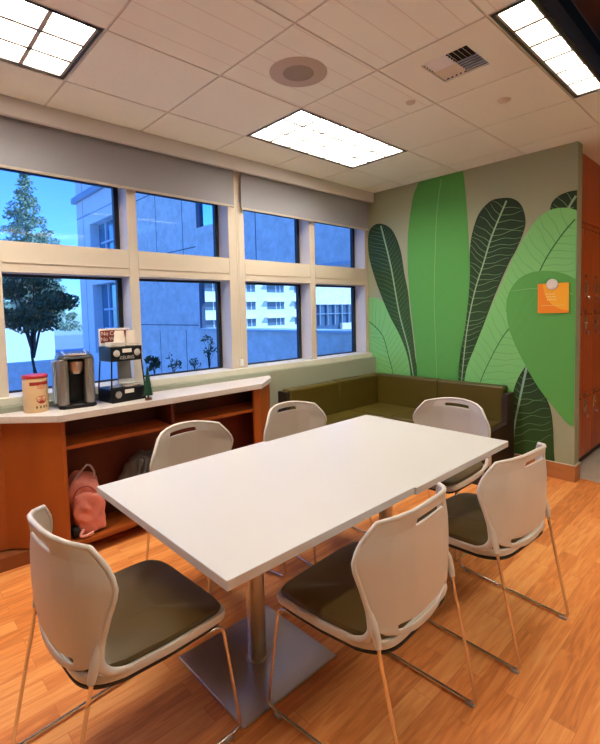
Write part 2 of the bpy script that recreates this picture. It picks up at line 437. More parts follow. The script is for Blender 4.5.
# air vent in its own panel
vt = thing('ceiling_vent', 'square white four-way air vent in the ceiling between the two lights', 'vent', ((gx(3)+gx(2))/2, (gy(3)+gy(4))/2, H))
bm = bmesh.new(); hp = G/2-.006; q0x, q1x, q0y, q1y = -.16, .10, -.135, .125
box(bm, -hp, q0x, -hp, hp, -.001, .01); box(bm, q1x, hp, -hp, hp, -.001, .01); box(bm, q0x, q1x, -hp, q0y, -.001, .01); box(bm, q0x, q1x, q1y, hp, -.001, .01)
obj('panel', bm, mat('vent_panel', (.88, .88, .80), .7), vt)
obj('cavity', bx(q0x, q1x, q0y, q1y, .07, .075), M['plenum'], vt)
mx_, my_ = (q0x+q1x)/2, (q0y+q1y)/2
qs = [(q0x, mx_, my_, q1y, 0, 1), (mx_, q1x, my_, q1y, 1, 1), (q0x, mx_, q0y, my_, 1, -1), (mx_, q1x, q0y, my_, 0, -1)]
for (a, c, d, e, ax, sg) in qs:
    for i in range(5):
        bm = bmesh.new()
        if ax == 0:
            x = a + (c-a)*(i+.5)/5; mt = Matrix.Translation((x, (d+e)/2, .014)) @ Matrix.Rotation(sg*R(48), 4, 'Y')
            box(bm, -.012, .012, -(e-d)/2+.003, (e-d)/2-.003, -.0008, .0008, mtx=mt)
        else:
            y = d + (e-d)*(i+.5)/5; mt = Matrix.Translation(((a+c)/2, y, .014)) @ Matrix.Rotation(sg*R(-48), 4, 'X')
            box(bm, -(c-a)/2+.003, (c-a)/2-.003, -.012, .012, -.0008, .0008, mtx=mt)
        obj('slat', bm, M['white_metal'] if i else M['white_metal'], vt)
# speaker
sp = thing('ceiling_speaker', 'round flush ceiling speaker with beige rim in a ceiling tile', 'speaker', ((gx(4)+gx(3))/2, (gy(2)+gy(3))/2, H))
bm = bmesh.new(); hp = G/2-.006; box(bm, -hp, hp, -hp, hp, 0, .012); obj('tile', bm, M['tile_grooved'], sp)
bm = bmesh.new(); lathe(bm, [(0, -.004), (.15, -.004), (.158, -.001), (.158, .0), (0, .0)], seg=48); obj('rim', bm, mat('speaker_rim', (.52, .44, .38), .6), sp, smooth='auto')
bm = bmesh.new(); lathe(bm, [(0, -.010), (.07, -.009), (.085, -.004), (0, -.004)], seg=40); obj('grille', bm, mat('speaker_grille', (.36, .31, .26), .7, bump=.5, bscale=500), sp, smooth='auto')
sp2 = None
def disc(name, lab, cat, x, y, r=.045):
    bm = bmesh.new(); lathe(bm, [(0, -.012), (r*.7, -.011), (r, -.003), (r, 0), (0, 0)], seg=28)
    o = obj(name, bm, mat('off_white_plastic', (.66, .58, .52), .5), smooth='auto'); o.location = (x, y, H); tag(o, lab, cat)
disc('sprinkler_cover', 'small round sprinkler cover in the ceiling between vent and mural', 'sprinkler cover', -1.174, -1.938, .04)
disc('smoke_sensor', 'tiny round sensor in the ceiling tile between the speaker and the vent', 'sensor', -1.60, -1.53, .03)

# ------------------------------------------------------------------ mural (painted leaves on the wall x=0)
CAM = dict(X=-4.1416, Y=-3.1881, Z=1.4557, yaw=-43.6754, pitch=-3.3694, roll=-1.2726, f=455.3699, cx=305.8335, cy=338.8547)
def cam_axes():
    yaw, pit, ro = R(CAM['yaw']), R(CAM['pitch']), R(CAM['roll'])
    F = Vector((math.sin(-yaw)*math.cos(pit), math.cos(-yaw)*math.cos(pit), math.sin(pit)))
    Rt = Vector((math.cos(-yaw), -math.sin(-yaw), 0)); U = Rt.cross(F)
    return F, Rt*math.cos(ro)+U*math.sin(ro), -Rt*math.sin(ro)+U*math.cos(ro)
F_, R_, U_ = cam_axes()
# wall coordinates (y, z) of every leaf outline, measured on the mural wall
LEAVES = [dict(o=[[0.101, 1.595], [-0.009, 1.601], [-0.156, 1.515], [-0.269, 1.348], [-0.377, 1.139], [-0.456, 0.957], [-0.507, 0.731], [-0.515, 0.409], [0.124, 0.32]], m=[[0.106, 1.349], [-0.093, 1.179], [-0.177, 0.942], [-0.233, 0.754], [-0.253, 0.564]], c='light', mw=0.006, mc=(0.045, 0.16, 0.04), vc=(0.1, 0.32, 0.07), vs=0.05, va=125, vw=0.0022, wob=0.12, hard=(0, 6, 7, 8), n='light green leaf with dark veins low by the window'),
dict(o=[[0.089, 2.277], [0.057, 2.369], [-0.023, 2.415], [-0.111, 2.406], [-0.208, 2.354], [-0.28, 2.261], [-0.35, 2.083], [-0.396, 1.828], [-0.437, 1.644], [-0.461, 1.416], [-0.486, 1.233], [-0.51, 1.006], [-0.55, 0.771], [-0.578, 0.417], [-0.483, 0.404], [-0.445, 0.864], [-0.35, 1.138], [-0.184, 1.419], [-0.024, 1.76], [0.075, 2.058]], m=[[-0.093, 2.39], [-0.22, 1.935], [-0.325, 1.417], [-0.446, 1.003], [-0.527, 0.549]], c='dark', mw=0.01, mc=(0.3, 0.45, 0.26), vc=(0.14, 0.26, 0.1), vs=0.038, va=125, vw=0.002, wob=0.12, turn=-0.3, hard=(13, 14), n='dark green leaf with pale midrib, leftmost of the upright leaves'),
dict(o=[[-0.974, 0.472], [-1.035, 1.116], [-1.097, 1.531], [-1.123, 1.856], [-1.128, 2.017], [-1.154, 2.174], [-1.216, 2.331], [-1.318, 2.422], [-1.416, 2.434], [-1.522, 2.41], [-1.595, 2.341], [-1.632, 2.217], [-1.618, 2.109], [-1.55, 1.95], [-1.494, 1.854], [-1.379, 1.6], [-1.279, 1.345], [-1.195, 1.121], [-1.109, 0.848], [-1.051, 0.483]], m=[[-1.469, 2.402], [-1.338, 2.11], [-1.258, 1.864], [-1.174, 1.609], [-1.097, 1.242], [-1.029, 0.65]], c='dark2', mw=0.008, mc=(0.3, 0.46, 0.26), vc=(0.17, 0.32, 0.13), vs=0.042, va=112, vw=0.0028, wob=0.3, hard=(0, 19), n='dark green leaf right of the tallest leaf'),
dict(o=[[-0.557, 0.415], [-0.531, 0.961], [-0.487, 1.324], [-0.453, 1.643], [-0.435, 1.961], [-0.443, 2.23], [-0.472, 2.448], [-0.515, 2.639], [-0.567, 2.737], [-0.613, 2.835], [-1.056, 2.793], [-1.081, 2.587], [-1.102, 2.343], [-1.119, 2.058], [-1.128, 1.815], [-1.114, 1.571], [-1.079, 1.283], [-1.025, 0.989], [-0.974, 0.472]], m=[[-0.845, 2.802], [-0.786, 2.438], [-0.765, 2.101], [-0.747, 1.542], [-0.764, 1.018], [-0.775, 0.445]], c='mid', mw=0.004, mc=(0.24, 0.46, 0.17), vc=(0.085, 0.31, 0.06), vs=0.16, va=140, vw=0.0018, wob=0.15, hard=(0, 9, 10, 18), n='tallest plain green leaf reaching the ceiling'),
dict(o=[[-1.828, 2.256], [-1.844, 2.317], [-1.893, 2.36], [-1.956, 2.378], [-2.015, 2.38], [-2.064, 2.373], [-2.071, 1.807], [-1.846, 2.041]], m=[[-2.034, 2.356], [-1.967, 2.249], [-1.879, 2.072]], c='dark2', mw=0.01, mc=(0.3, 0.46, 0.3), vc=(0.17, 0.32, 0.15), vs=0.045, va=120, vw=0.003, wob=0.3, hard=(0, 5, 6, 7), n='dark leaf tip high at the wall end'),
dict(o=[[-1.617, 1.022], [-1.537, 0.746], [-1.522, 0.548], [-1.508, 0.309], [-1.506, -0.09], [-1.885, 0.005], [-1.876, 0.264], [-1.867, 0.448], [-1.846, 0.593], [-1.79, 0.735], [-1.718, 0.952]], m=[[-1.654, 0.948], [-1.593, 0.636], [-1.55, 0.395], [-1.532, 0.155], [-1.529, -0.044]], c='dark2', mw=0.01, mc=(0.26, 0.45, 0.36), vc=(0.13, 0.27, 0.11), vs=0.05, va=115, vw=0.003, wob=0.4, hard=(4, 5), n='dark green leaf near the floor beside the bench'),
dict(o=[[-1.042, 0.482], [-1.087, 0.846], [-1.174, 1.079], [-1.266, 1.305], [-1.359, 1.522], [-1.449, 1.72], [-1.531, 1.896], [-1.604, 2.029], [-1.682, 2.144], [-1.751, 2.22], [-1.818, 2.254], [-1.89, 2.263], [-1.973, 2.248], [-2.042, 2.212], [-2.073, 2.187], [-2.084, 1.256], [-1.854, 1.217], [-1.647, 0.947], [-1.555, 0.767], [-1.507, 0.546]], m=[[-2.048, 2.184], [-1.944, 2.07], [-1.847, 1.935], [-1.771, 1.799], [-1.679, 1.586], [-1.553, 1.344], [-1.439, 1.188], [-1.34, 1.006], [-1.238, 0.776], [-1.174, 0.521]], c='light', mw=0.006, mc=(0.045, 0.15, 0.04), vc=(0.12, 0.36, 0.08), vs=0.065, va=118, vw=0.0022, wob=0.2, hard=(0, 14, 15, 19), n='broad light green leaf with dark midrib'),
dict(o=[[-1.473, 1.433], [-1.48, 1.537], [-1.518, 1.631], [-1.584, 1.707], [-1.67, 1.749], [-1.765, 1.76], [-1.866, 1.748], [-1.954, 1.717], [-2.027, 1.673], [-2.079, 1.635], [-2.09, 0.768], [-2.024, 0.467], [-1.983, 0.482], [-1.893, 0.581], [-1.79, 0.705], [-1.701, 0.838], [-1.61, 1.002], [-1.539, 1.152], [-1.492, 1.286]], m=[[-2.135, 1.496], [-1.949, 1.573], [-1.714, 1.613], [-1.514, 1.601]], c='heart', mw=0.0025, mc=(0.28, 0.56, 0.2), vc=(0.17, 0.44, 0.11), vs=0.11, va=62, vw=0.0018, wob=0.1, turn=0.25, hard=(9, 10, 11), n='heart-shaped green leaf hanging at the wall end')]
G1 = dict(dark=((.012, .040, .010), (.035, .12, .02)), dark2=((.010, .030, .008), (.028, .085, .014)), light=((.23, .60, .19), (.20, .55, .17)), mid=((.085, .34, .065), (.105, .38, .08)), heart=((.11, .40, .08), (.11, .40, .08)))
def leafmat(name, cols, z0, z1):
    m, nt, b = newmat(name); L = nt.links.new
    tc = nt.nodes.new('ShaderNodeTexCoord'); sx = nt.nodes.new('ShaderNodeSeparateXYZ'); L(tc.outputs['Object'], sx.inputs[0])
    mr = nt.nodes.new('ShaderNodeMapRange'); mr.inputs['From Min'].default_value = z1; mr.inputs['From Max'].default_value = z0
    L(sx.outputs['Z'], mr.inputs['Value'])
    r = nt.nodes.new('ShaderNodeValToRGB'); r.color_ramp.elements[0].color = (*cols[0], 1); r.color_ramp.elements[1].color = (*cols[1], 1)
    L(mr.outputs[0], r.inputs['Fac']); L(r.outputs['Color'], b.inputs['Base Color']); b.inputs['Roughness'].default_value = .75
    return m
def smooth_closed(pts, n=6, hard=()):
    out = []; N = len(pts)
    for i in range(N):
        p0, p1, p2, p3 = [Vector(pts[(i+k) % N]) for k in (-1, 0, 1, 2)]
        if i in hard: p0 = p1
        if (i+1) % N in hard: p3 = p2
        straight = i in hard and (i+1) % N in hard
        for k in range(1 if straight else n):
            t = k/n
            out.append(.5*((2*p1)+(-p0+p2)*t+(2*p0-5*p1+4*p2-p3)*t*t+(-p0+3*p1-3*p2+p3)*t**3))
    return out
def smooth_open(pts, n=8):
    P = [Vector(p) for p in pts]; P = [2*P[0]-P[1]]+P+[2*P[-1]-P[-2]]; out = []
    for i in range(1, len(P)-2):
        p0, p1, p2, p3 = P[i-1:i+3]
        for k in range(n):
            t = k/n; out.append(.5*((2*p1)+(-p0+p2)*t+(2*p0-5*p1+4*p2-p3)*t*t+(-p0+3*p1-3*p2+p3)*t**3))
    out.append(P[-2]); return out
def inside(p, poly):
    c = False; j = len(poly)-1
    for i in range(len(poly)):
        a, b2 = poly[i], poly[j]
        if (a[1] > p[1]) != (b2[1] > p[1]) and p[0] < (b2[0]-a[0])*(p[1]-a[1])/(b2[1]-a[1])+a[0]: c = not c
        j = i
    return c
def strip(bm, pts, w0, w1, x, mi):
    n = len(pts); prev = None
    for i, p in enumerate(pts):
        a = pts[max(0, i-1)]; c = pts[min(n-1, i+1)]; t = (c-a)
        if t.length < 1e-7: continue
        t.normalize(); nn = Vector((-t.y, t.x)); w_ = w0+(w1-w0)*i/(n-1)
        v = (bm.verts.new((x, p.x+nn.x*w_, p.y+nn.y*w_)), bm.verts.new((x, p.x-nn.x*w_, p.y-nn.y*w_)))
        if prev:
            f = bm.faces.new((prev[0], prev[1], v[1], v[0])); f.material_index = mi
        prev = v
mural = thing('leaf_mural', 'wall mural of overlapping tropical leaves painted in light and dark greens behind the bench', 'mural', (0, 0, 0))
for li, L0 in enumerate(LEAVES):
    out = smooth_closed(L0['o'], 6, L0.get('hard', ()))
    for p in out:
        p.x = min(.09, max(-2.028, p.x)); p.y = min(H-.002, max(.142, p.y))
    # drop duplicates
    o2 = []
    for p in out:
        if not o2 or (p-o2[-1]).length > .002: o2.append(p)
    if (o2[0]-o2[-1]).length < .002: o2.pop()
    x = -.0012 - li*.0007
    bm = bmesh.new()
    # solid prism so that the paint layer has a body
    lo = [bm.verts.new((x, p.x, p.y)) for p in o2]; hi = [bm.verts.new((x+.0006, p.x, p.y)) for p in o2]
    bm.faces.new(lo); bm.faces.new(hi[::-1])
    for i in range(len(lo)):
        j = (i+1) % len(lo); bm.faces.new((lo[i], lo[j], hi[j], hi[i]))
    bmesh.ops.triangulate(bm, faces=bm.faces)
    mid = [p for p in smooth_open(L0['m'], 10) if -2.026 < p.x < .098 and .145 < p.y < H-.005]; vw = L0.get('vw', .0022); xv = x-.00025
    strip(bm, mid, L0['mw'], L0['mw']*.6, xv-.0001, 1)
    n = len(mid); sp_ = L0['vs']; acc = 0
    rnd = random.Random(li*11+3)
    for i in range(1, n-1):
        acc += (mid[i]-mid[i-1]).length
        if acc < sp_: continue
        acc = 0
        t = (mid[i+1]-mid[i-1]).normalized()      # from leaf tip towards the stem
        for s in (1, -1):
            ang = R(L0['va'])*s; d = Vector((t.x*math.cos(ang)-t.y*math.sin(ang), t.x*math.sin(ang)+t.y*math.cos(ang)))
            pts = []; p = mid[i].copy(); ph = rnd.uniform(0, 6); turn = L0.get('turn', .0)
            for q in range(60):
                if not inside(p, o2): break
                pts.append(p.copy())
                a2 = ang*0 + turn*q*.02*s + L0.get('wob', .25)*math.sin(q*.55+ph)*min(1, q/4)
                dd = Vector((d.x*math.cos(a2)-d.y*math.sin(a2), d.x*math.sin(a2)+d.y*math.cos(a2)))
                p = p + dd*.022
            if len(pts) > 2: strip(bm, pts, vw, vw*.5, xv, 2)
    zs = [p.y for p in o2]
    nm = 'painted_leaf'
    me = bpy.data.meshes.new(nm); bm.to_mesh(me); bm.free()
    me.materials.append(leafmat('leaf_paint_%s' % L0['c'], G1[L0['c']], min(zs), max(zs)))
    me.materials.append(mat('midrib_paint', L0['mc'], .75)); me.materials.append(mat('vein_paint', L0['vc'], .75))
    o = bpy.data.objects.new(nm, me); link(o); o.parent = mural; o['label'] = L0['n']

# orange notice with round magnet
nt_ = thing('orange_notice', 'square orange and yellow notice pinned on the heart-shaped leaf of the mural', 'notice', (-.0135, -1.862, 1.526))
obj('sheet', bx(-.004, 0, -.120, .120, -.124, .124), M['orange'], nt_)
bm = bmesh.new(); pts = [(-.120, .122), (.078, .122)]
for i in range(13):
    a = i/12*PI/2; pts.append((.078-.198*(1-math.cos(a)), .122-.225*math.sin(a)))
pts = [(-.120, .122)] + [( -.120+.198*math.cos(i/16*PI/2), .122-.225*math.sin(i/16*PI/2)) for i in range(17)]
vs = [bm.verts.new((-.0045, y, z)) for y, z in pts]; vs2 = [bm.verts.new((-.0041, y, z)) for y, z in pts]
bm.faces.new(vs); bm.faces.new(vs2[::-1]); obj('quarter_circle', bm, M['amber'], nt_)
bm = bmesh.new(); rr = random.Random(4)
for z, a, c in ((.035, -.01, .05), (.012, -.02, .055), (-.012, -.03, .045)):
    y = a
    while y < c:
        w_ = rr.uniform(.006, .014); box(bm, -.0052, -.0046, y, y+w_, z-.005, z+.006); y += w_+.004
box(bm, -.0052, -.0046, -.085, .09, -.062, -.058)
obj('print', bm, M['papertext'], nt_)
mg = bmesh.new(); lathe(mg, [(0, 0), (.044, 0), (.046, .004), (.040, .010), (0, .012)], seg=36)
mg.transform(Matrix.Rotation(-PI/2, 4, 'Y')); mo = obj('round_magnet', mg, M['magnet'], smooth='auto')
mo.location = (-.0190, -1.857, 1.640); tag(mo, 'round cream magnet holding the top edge of the orange notice', 'magnet')

# ------------------------------------------------------------------ lockers
def locker(i):
    x0 = .125 + i*.305
    t = thing('locker', ['reddish wood locker column next to the mural wall end', 'second reddish wood locker column from the mural wall', 'third reddish wood locker column from the mural wall', 'fourth reddish wood locker column, farthest down the corridor'][min(i, 3)], 'locker', (x0, -1.97, 0), 0, 'wood lockers')
    obj('carcass', bx(0, .304, .022, .5, .09, 2.182), M['lock'], t)
    obj('plinth', bx(0, .304, .05, .5, 0, .09), mat('dark_plinth', (.03, .012, .008), .6), t)
    for z0, z1 in ((.095, .675), (.68, 1.425), (1.43, 2.178)):
        d = obj('locker_door', bx(.002, .302, 0, .02, z0, z1), M['lock'], t, bevel=.002)
        zt = z1-.10 if z0 < .5 or z0 > 1.4 else z1-.09
        hz = zt-.11 if z0 > 1.4 else zt
        if z0 > 1.4: hz = z0+.19
        elif z0 > .5: hz = z1-.12
        else: hz = z1-.12
        for dx in (.03, .12, .21):
            vb = bmesh.new(); box(vb, dx, dx+.045, -.0012, .0, z1-.05, z1-.038); obj('vent_slot', vb, M['black'], d)
        hb = bmesh.new(); box(hb, .03, .085, -.006, 0, hz-.055, hz+.055); box(hb, .045, .07, -.018, -.006, hz-.012, hz+.012)
        obj('handle', hb, M['chrome'], d, bevel=.003)
        lb = bmesh.new(); lathe(lb, [(0, 0), (.016, 0), (.016, .02), (.010, .026), (0, .026)], seg=20); lb.transform(Matrix.Translation((.058, -.006, hz-.09)) @ Matrix.Rotation(PI/2, 4, 'X')); obj('lock', lb, M['chrome'], d, smooth='auto')
        nb = bmesh.new(); box(nb, .03, .09, -.003, 0, hz+.085, hz+.112); obj('number_plate', nb, mat('dark_plate', (.12, .05, .03), .4), d)
for i in range(6): locker(i)
struct('trim_8', bx(.121, 1.96, -1.97, -1.46, 2.19, H-.0005), M['lock'])

# ------------------------------------------------------------------ cabinet and countertop
CZ = .893
cab = thing('open_cabinet', 'low cherry wood shelf cabinet with angled ends under the windows', 'cabinet', (-2.6, -.15, 0))
def P2(pts): return [(x+2.6, y+.15) for x, y in pts]
bm = bmesh.new(); prism(bm, P2([(-3.37, -.30), (-3.35, -.30), (-3.60, -.045), (-3.60, -.02), (-3.85, -.02), (-3.85, -.045), (-3.62, -.045)]), .088, CZ-.042)
obj('left_angled_panel', bm, M['cab'], cab)
bm = bmesh.new(); prism(bm, P2([(-1.965, -.30), (-1.905, -.30), (-1.655, -.11), (-1.60, -.02), (-1.635, -.02), (-1.70, -.10), (-1.935, -.275), (-1.965, -.275)]), .08, CZ-.042); obj('right_angled_panel', bm, M['cab'], cab)
bm = bmesh.new(); prism(bm, P2([(-3.35, -.30), (-1.93, -.30), (-1.66, -.09), (-1.64, -.021), (-3.60, -.021), (-3.60, -.04)]), .08, .105); obj('bottom_shelf', bm, M['cab'], cab)
obj('back_panel', bx(-1.0, .965, .130, .149, .105, CZ-.042), M['cabin'], cab)
bm = bmesh.new(); prism(bm, P2([(-3.35, -.285), (-1.966, -.285), (-1.966, -.27), (-1.70, -.09), (-1.70, -.021), (-3.57, -.021), (-3.57, -.05)]), .672, .695); obj('middle_shelf', bm, M['cab'], cab)
obj('divider', bx(-.068, -.048, -.13, .13, .696, CZ-.042), M['cabin'], cab)
bm = bmesh.new(); prism(bm, P2([(-3.30, -.15), (-1.93, -.15), (-1.70, -.03), (-3.85, -.03), (-3.85, -.12)]), 0, .08); obj('toe_kick', bm, mat('dark_kick', (.24, .07, .02), .5), cab)
bm = bmesh.new(); prism(bm, [(-3.39, -.33), (-1.908, -.33), (-1.64, -.12), (-1.575, -.025), (-1.575, -.001), (-3.86, -.001), (-3.86, -.07), (-3.66, -.07)], CZ-.041, CZ)
tag(obj('countertop', bm, [M['counter']], bevel=.003), 'pale countertop with clipped corners lying on the wood cabinet', 'countertop')

# ------------------------------------------------------------------ corner bench
bench = thing('corner_bench', 'L-shaped olive vinyl bench in the corner under the mural and window', 'bench', (0, 0, 0))
bm = bmesh.new(); prism(bm, [(-.011, -.005), (-1.43, -.005), (-1.43, -.58), (-.60, -.58), (-.60, -1.50), (-.011, -1.50)], .0, .33); obj('base', bm, M['sofadark'], bench)
def cush(name, a, c, d, e, z0, z1, bulge=0):
    bm = bmesh.new(); box(bm, a, c, d, e, z0, z1)
    return obj(name, bm, M['sofa'], bench, smooth='auto', bevel=.018, bseg=4)
cush('seat_cushion', -1.425, -.64, -.61, -.13, .33, .445); cush('seat_cushion', -.635, -.13, -.635, -.13, .33, .445); cush('seat_cushion', -.61, -.13, -1.495, -.64, .33, .445)
cush('back_cushion', -1.425, -.770, -.128, -.006, .40, .752); cush('back_cushion', -.766, -.130, -.128, -.006, .40, .755)
cush('back_cushion', -.126, -.012, -.845, -.006, .40, .757); cush('back_cushion', -.126, -.012, -1.495, -.850, .40, .757)
bm = bmesh.new(); box(bm, -1.47, -1.432, -.12, -.004, .0, .735); box(bm, -1.47, -1.432, -.60, -.12, 0, .42)
obj('end_panel', bm, M['sofadark'], bench)
bm = bmesh.new(); prism(bm, [(-.62, 0), (-.011, 0), (-.011, .70), (-.15, .70), (-.17, .44), (-.62, .42)], 0, .045)
bm.transform(Matrix.Translation((0, -1.503, 0)) @ Matrix.Rotation(PI/2, 4, 'X')); obj('end_panel', bm, M['sofadark'], bench, bevel=.004)

# ------------------------------------------------------------------ tables
def table(x0, x1, y0, y1, zt, label):
    cx, cy = (x0+x1)/2, (y0+y1)/2; hx, hy = (x1-x0)/2, (y1-y0)/2
    t = thing('square_table', label, 'table', (cx, cy, 0), 0, 'square pedestal tables pushed together')
    bm = bmesh.new(); box(bm, -hx, hx, -hy, hy, zt-.030, zt)
    obj('tabletop', bm, M['laminate'], t, bevel=.002)
    bm = bmesh.new(); box(bm, -.24, .24, -.235, .235, 0, .010); obj('base_plate', bm, M['steel'], t, bevel=.004)
    bm = bmesh.new(); lathe(bm, [(.038, .010), (.038, zt-.045)], seg=40); lathe(bm, [(.0, .010), (.046, .010), (.045, .014), (.0385, .016)], seg=40); obj('pole', bm, M['steel'], t, smooth='auto')
    bm = bmesh.new(); box(bm, -.20, .20, -.03, .03, zt-.045, zt-.031); box(bm, -.03, .03, -.20, .20, zt-.0449, zt-.0311); obj('mounting_plate', bm, M['underblack'], t)
table(-3.4894, -2.586, -2.1785, -1.2037, .74, 'white square pedestal table nearest the camera, with the free left end')
table(-2.5845, -1.6919, -2.186, -1.213, .737, 'white square pedestal table nearest the mural, pushed against its twin')

# ------------------------------------------------------------------ chairs
def chair_back_surface(u, v):
    # u -1..1, v 0..1
    ks = [(0, .200), (.07, .228), (.22, .244), (.5, .260), (.66, .272), (.74, .272), (.87, .242), (1, .203)]
    hw = ks[-1][1]
    for (a, wa), (c, wc) in zip(ks, ks[1:]):
        if v <= c:
            tt = (v-a)/(c-a); hw = wa+(wc-wa)*tt; break
    x = u*hw
    zt = .845 - .030*u*u; z = .432 + v*(zt-.432) + (.045*(u*u)*(1-v)**3)
    yc = -.212 - .018*math.sin(PI*min(1, v*1.15)) - .028*v**2
    if v < .12: yc += -.004*(1-v/.12)
    f = .045 + .070*math.sin(PI*.5*min(1, v*1.15))
    y = yc + f*(abs(u)**2.8)*(hw/.275)**1.3
    return Vector((x, y, z))
def make_chair():
    t = thing('stacking_chair', '', 'chair')
    # --- backrest shell with handle slot
    us = [-1, -.9, -.75, -.6, -.45, -.40, -.2, 0, .2, .40, .45, .6, .75, .9, 1]
    hs = .37
    us = [-1, -.94, -.84, -.70, -.68, -.55, -hs-.03, -hs, -hs+.03, -.18, 0, .18, hs-.03, hs, hs+.03, .55, .68, .70, .84, .94, 1]
    vs_ = [0, .03, .072, .08, .115, .123, .16, .20, .3, .4, .5, .6, .68, .74, .80, .865, .875, .882, .918, .925, .935, .96, 1]
    bm = bmesh.new(); gv = [[bm.verts.new(chair_back_surface(u, v)) for u in us] for v in vs_]
    for j in range(len(vs_)-1):
        for i in range(len(us)-1):
            um = (us[i]+us[i+1])/2; vm = (vs_[j]+vs_[j+1])/2
            if abs(um) < hs and .875 < vm < .925: continue
            if abs(um) < .68 and .072 < vm < .123: continue
            bm.faces.new((gv[j][i], gv[j][i+1], gv[j+1][i+1], gv[j+1][i]))
    o = obj('backrest', bm, M['shell'], t, smooth=True)
    md = o.modifiers.new('solid', 'SOLIDIFY'); md.thickness = .010; md.offset = 0
    md = o.modifiers.new('sub', 'SUBSURF'); md.levels = 1; md.render_levels = 2
    # raised rim on the rear side following the outline
    bm = bmesh.new(); rim = []
    for v in [x/14 for x in range(1, 15)]: rim.append(chair_back_surface(-1, v))
    for u in [-.75, -.5, -.25, 0, .25, .5, .75]: rim.append(chair_back_surface(u, 1))
    for v in [x/14 for x in range(14, 0, -1)]: rim.append(chair_back_surface(1, v))
    tube(bm, rim, .0085, 8); ro = obj('rim', bm, M['shell'], o, smooth=True)
    # --- seat shell (white pan) and cushion
    def seat_ring(s, z, dy=0, n=48, front=.284, rear=-.212, hw=.256):
        pts = []
        for k in range(n):
            a = 2*PI*k/n; c, s_ = math.cos(a), math.sin(a); e = .30
            x = math.copysign(abs(c)**e, c)*hw; y = math.copysign(abs(s_)**e, s_)
            y = y*(front-rear)/2+(front+rear)/2
            x *= 1 - .10*max(0, -(y-.0)/.2)**2*1.2
            pts.append(Vector((x*s, y*s+.015*(1-s)+dy, z + .012*max(0, -y/.2)**2 - .016*max(0, (y-.187)/.097)**2)))
        return pts
    bm = bmesh.new(); prof = [(.50, .408), (.90, .410), (.985, .420), (1.0, .436), (.985, .446), (.93, .447), (.5, .447)]
    rings = [[bm.verts.new(p) for p in seat_ring(s, z)] for s, z in prof]
    for A, B in zip(rings, rings[1:]):
        for k in range(len(A)): bm.faces.new((A[k], A[(k+1) % len(A)], B[(k+1) % len(A)], B[k]))
    bm.faces.new(rings[0]); bm.faces.new(rings[-1][::-1])
    obj('seat_shell', bm, M['shell'], t, smooth='auto')
    bm = bmesh.new(); prof = [(.945, .4475), (.955, .455), (.935, .464), (.86, .471), (.6, .474), (.3, .473)]
    rings = [[bm.verts.new(p) for p in seat_ring(s, z)] for s, z in prof]
    for A, B in zip(rings, rings[1:]):
        for k in range(len(A)): bm.faces.new((A[k], A[(k+1) % len(A)], B[(k+1) % len(A)], B[k]))
    bm.faces.new(rings[0]); bm.faces.new(rings[-1][::-1])
    obj('seat_cushion', bm, M['vinyl'], t, smooth='auto')
    # rear black underside edge
    bm = bmesh.new(); prof = [(.55, .392), (.88, .395), (.95, .402), (.95, .409)]
    rings = [[bm.verts.new(p) for p in seat_ring(s, z, dy=-.006)] for s, z in prof]
    for A, B in zip(rings, rings[1:]):
        for k in range(len(A)): bm.faces.new((A[k], A[(k+1) % len(A)], B[(k+1) % len(A)], B[k]))
    bm.faces.new(rings[0]); bm.faces.new(rings[-1][::-1])
    obj('underseat_cover', bm, M['underblack'], t, smooth='auto')
    # --- side brackets joining back and seat, with the leg sockets
    for s in (-1, 1):
        bm = bmesh.new()
        A = chair_back_surface(s*1.0, .42); B = chair_back_surface(s*1.0, .25)
        path = [A+Vector((s*-.002, .0, 0)), B, Vector((s*.243, -.165, .50)), Vector((s*.245, -.135, .462)), Vector((s*.240, -.06, .438)), Vector((s*.238, .05, .434))]
        path = smooth3(path)
        n = len(path); rad = [.006+.008*math.sin(PI*min(1, (i/n)*1.25)) for i in range(n)]
        tube(bm, path, rad, 10)
        tube(bm, [(s*.245, -.165, .560), (s*.246, -.176, .530), (s*.245, -.184, .495), (s*.244, -.192, .462)], [.006, .012, .0135, .0105], 12)
        obj('bracket', bm, M['shell'], t, smooth='auto')
    # --- sled frame: each side a bent rod
    for s in (-1, 1):
        bm = bmesh.new()
        p = fillet([(s*.215, -.02, .400), (s*.238, .242, .396), (s*.260, .290, .012), (s*.238, -.288, .012), (s*.244, -.186, .48)], .035, 6)
        p[0] = Vector((s*.19, -.10, .400))
        tube(bm, p, .0062, 10); obj('side_frame', bm, M['chrome'], t, smooth='auto')
        for y in (.235, -.262):
            gx_ = .259 if y > 0 else .2385; g = bmesh.new(); box(g, s*gx_-.009, s*gx_+.009, y-.016, y+.016, 0, .010); obj('glide', g, M['white_metal'] if False else M['glide'], t, bevel=.002)
    bm = bmesh.new(); tube(bm, [(-.205, -.06, .393), (.205, -.06, .393)], .006, 8); tube(bm, [(-.212, .16, .392), (.212, .16, .392)], .006, 8); obj('cross_bar', bm, M['chrome'], t, smooth='auto')
    return t
def smooth3(pts, n=5):
    P = [Vector(p) for p in pts]; P = [2*P[0]-P[1]]+P+[2*P[-1]-P[-2]]; out = []
    for i in range(1, len(P)-2):
        p0, p1, p2, p3 = P[i-1:i+3]
        for k in range(n):
            t = k/n; out.append(.5*((2*p1)+(-p0+p2)*t+(2*p0-5*p1+4*p2-p3)*t*t+(-p0+3*p1-3*p2+p3)*t**3))
    out.append(P[-2]); return out
M['glide'] = mat('clear_grey_glide', (.45, .42, .40), .4)
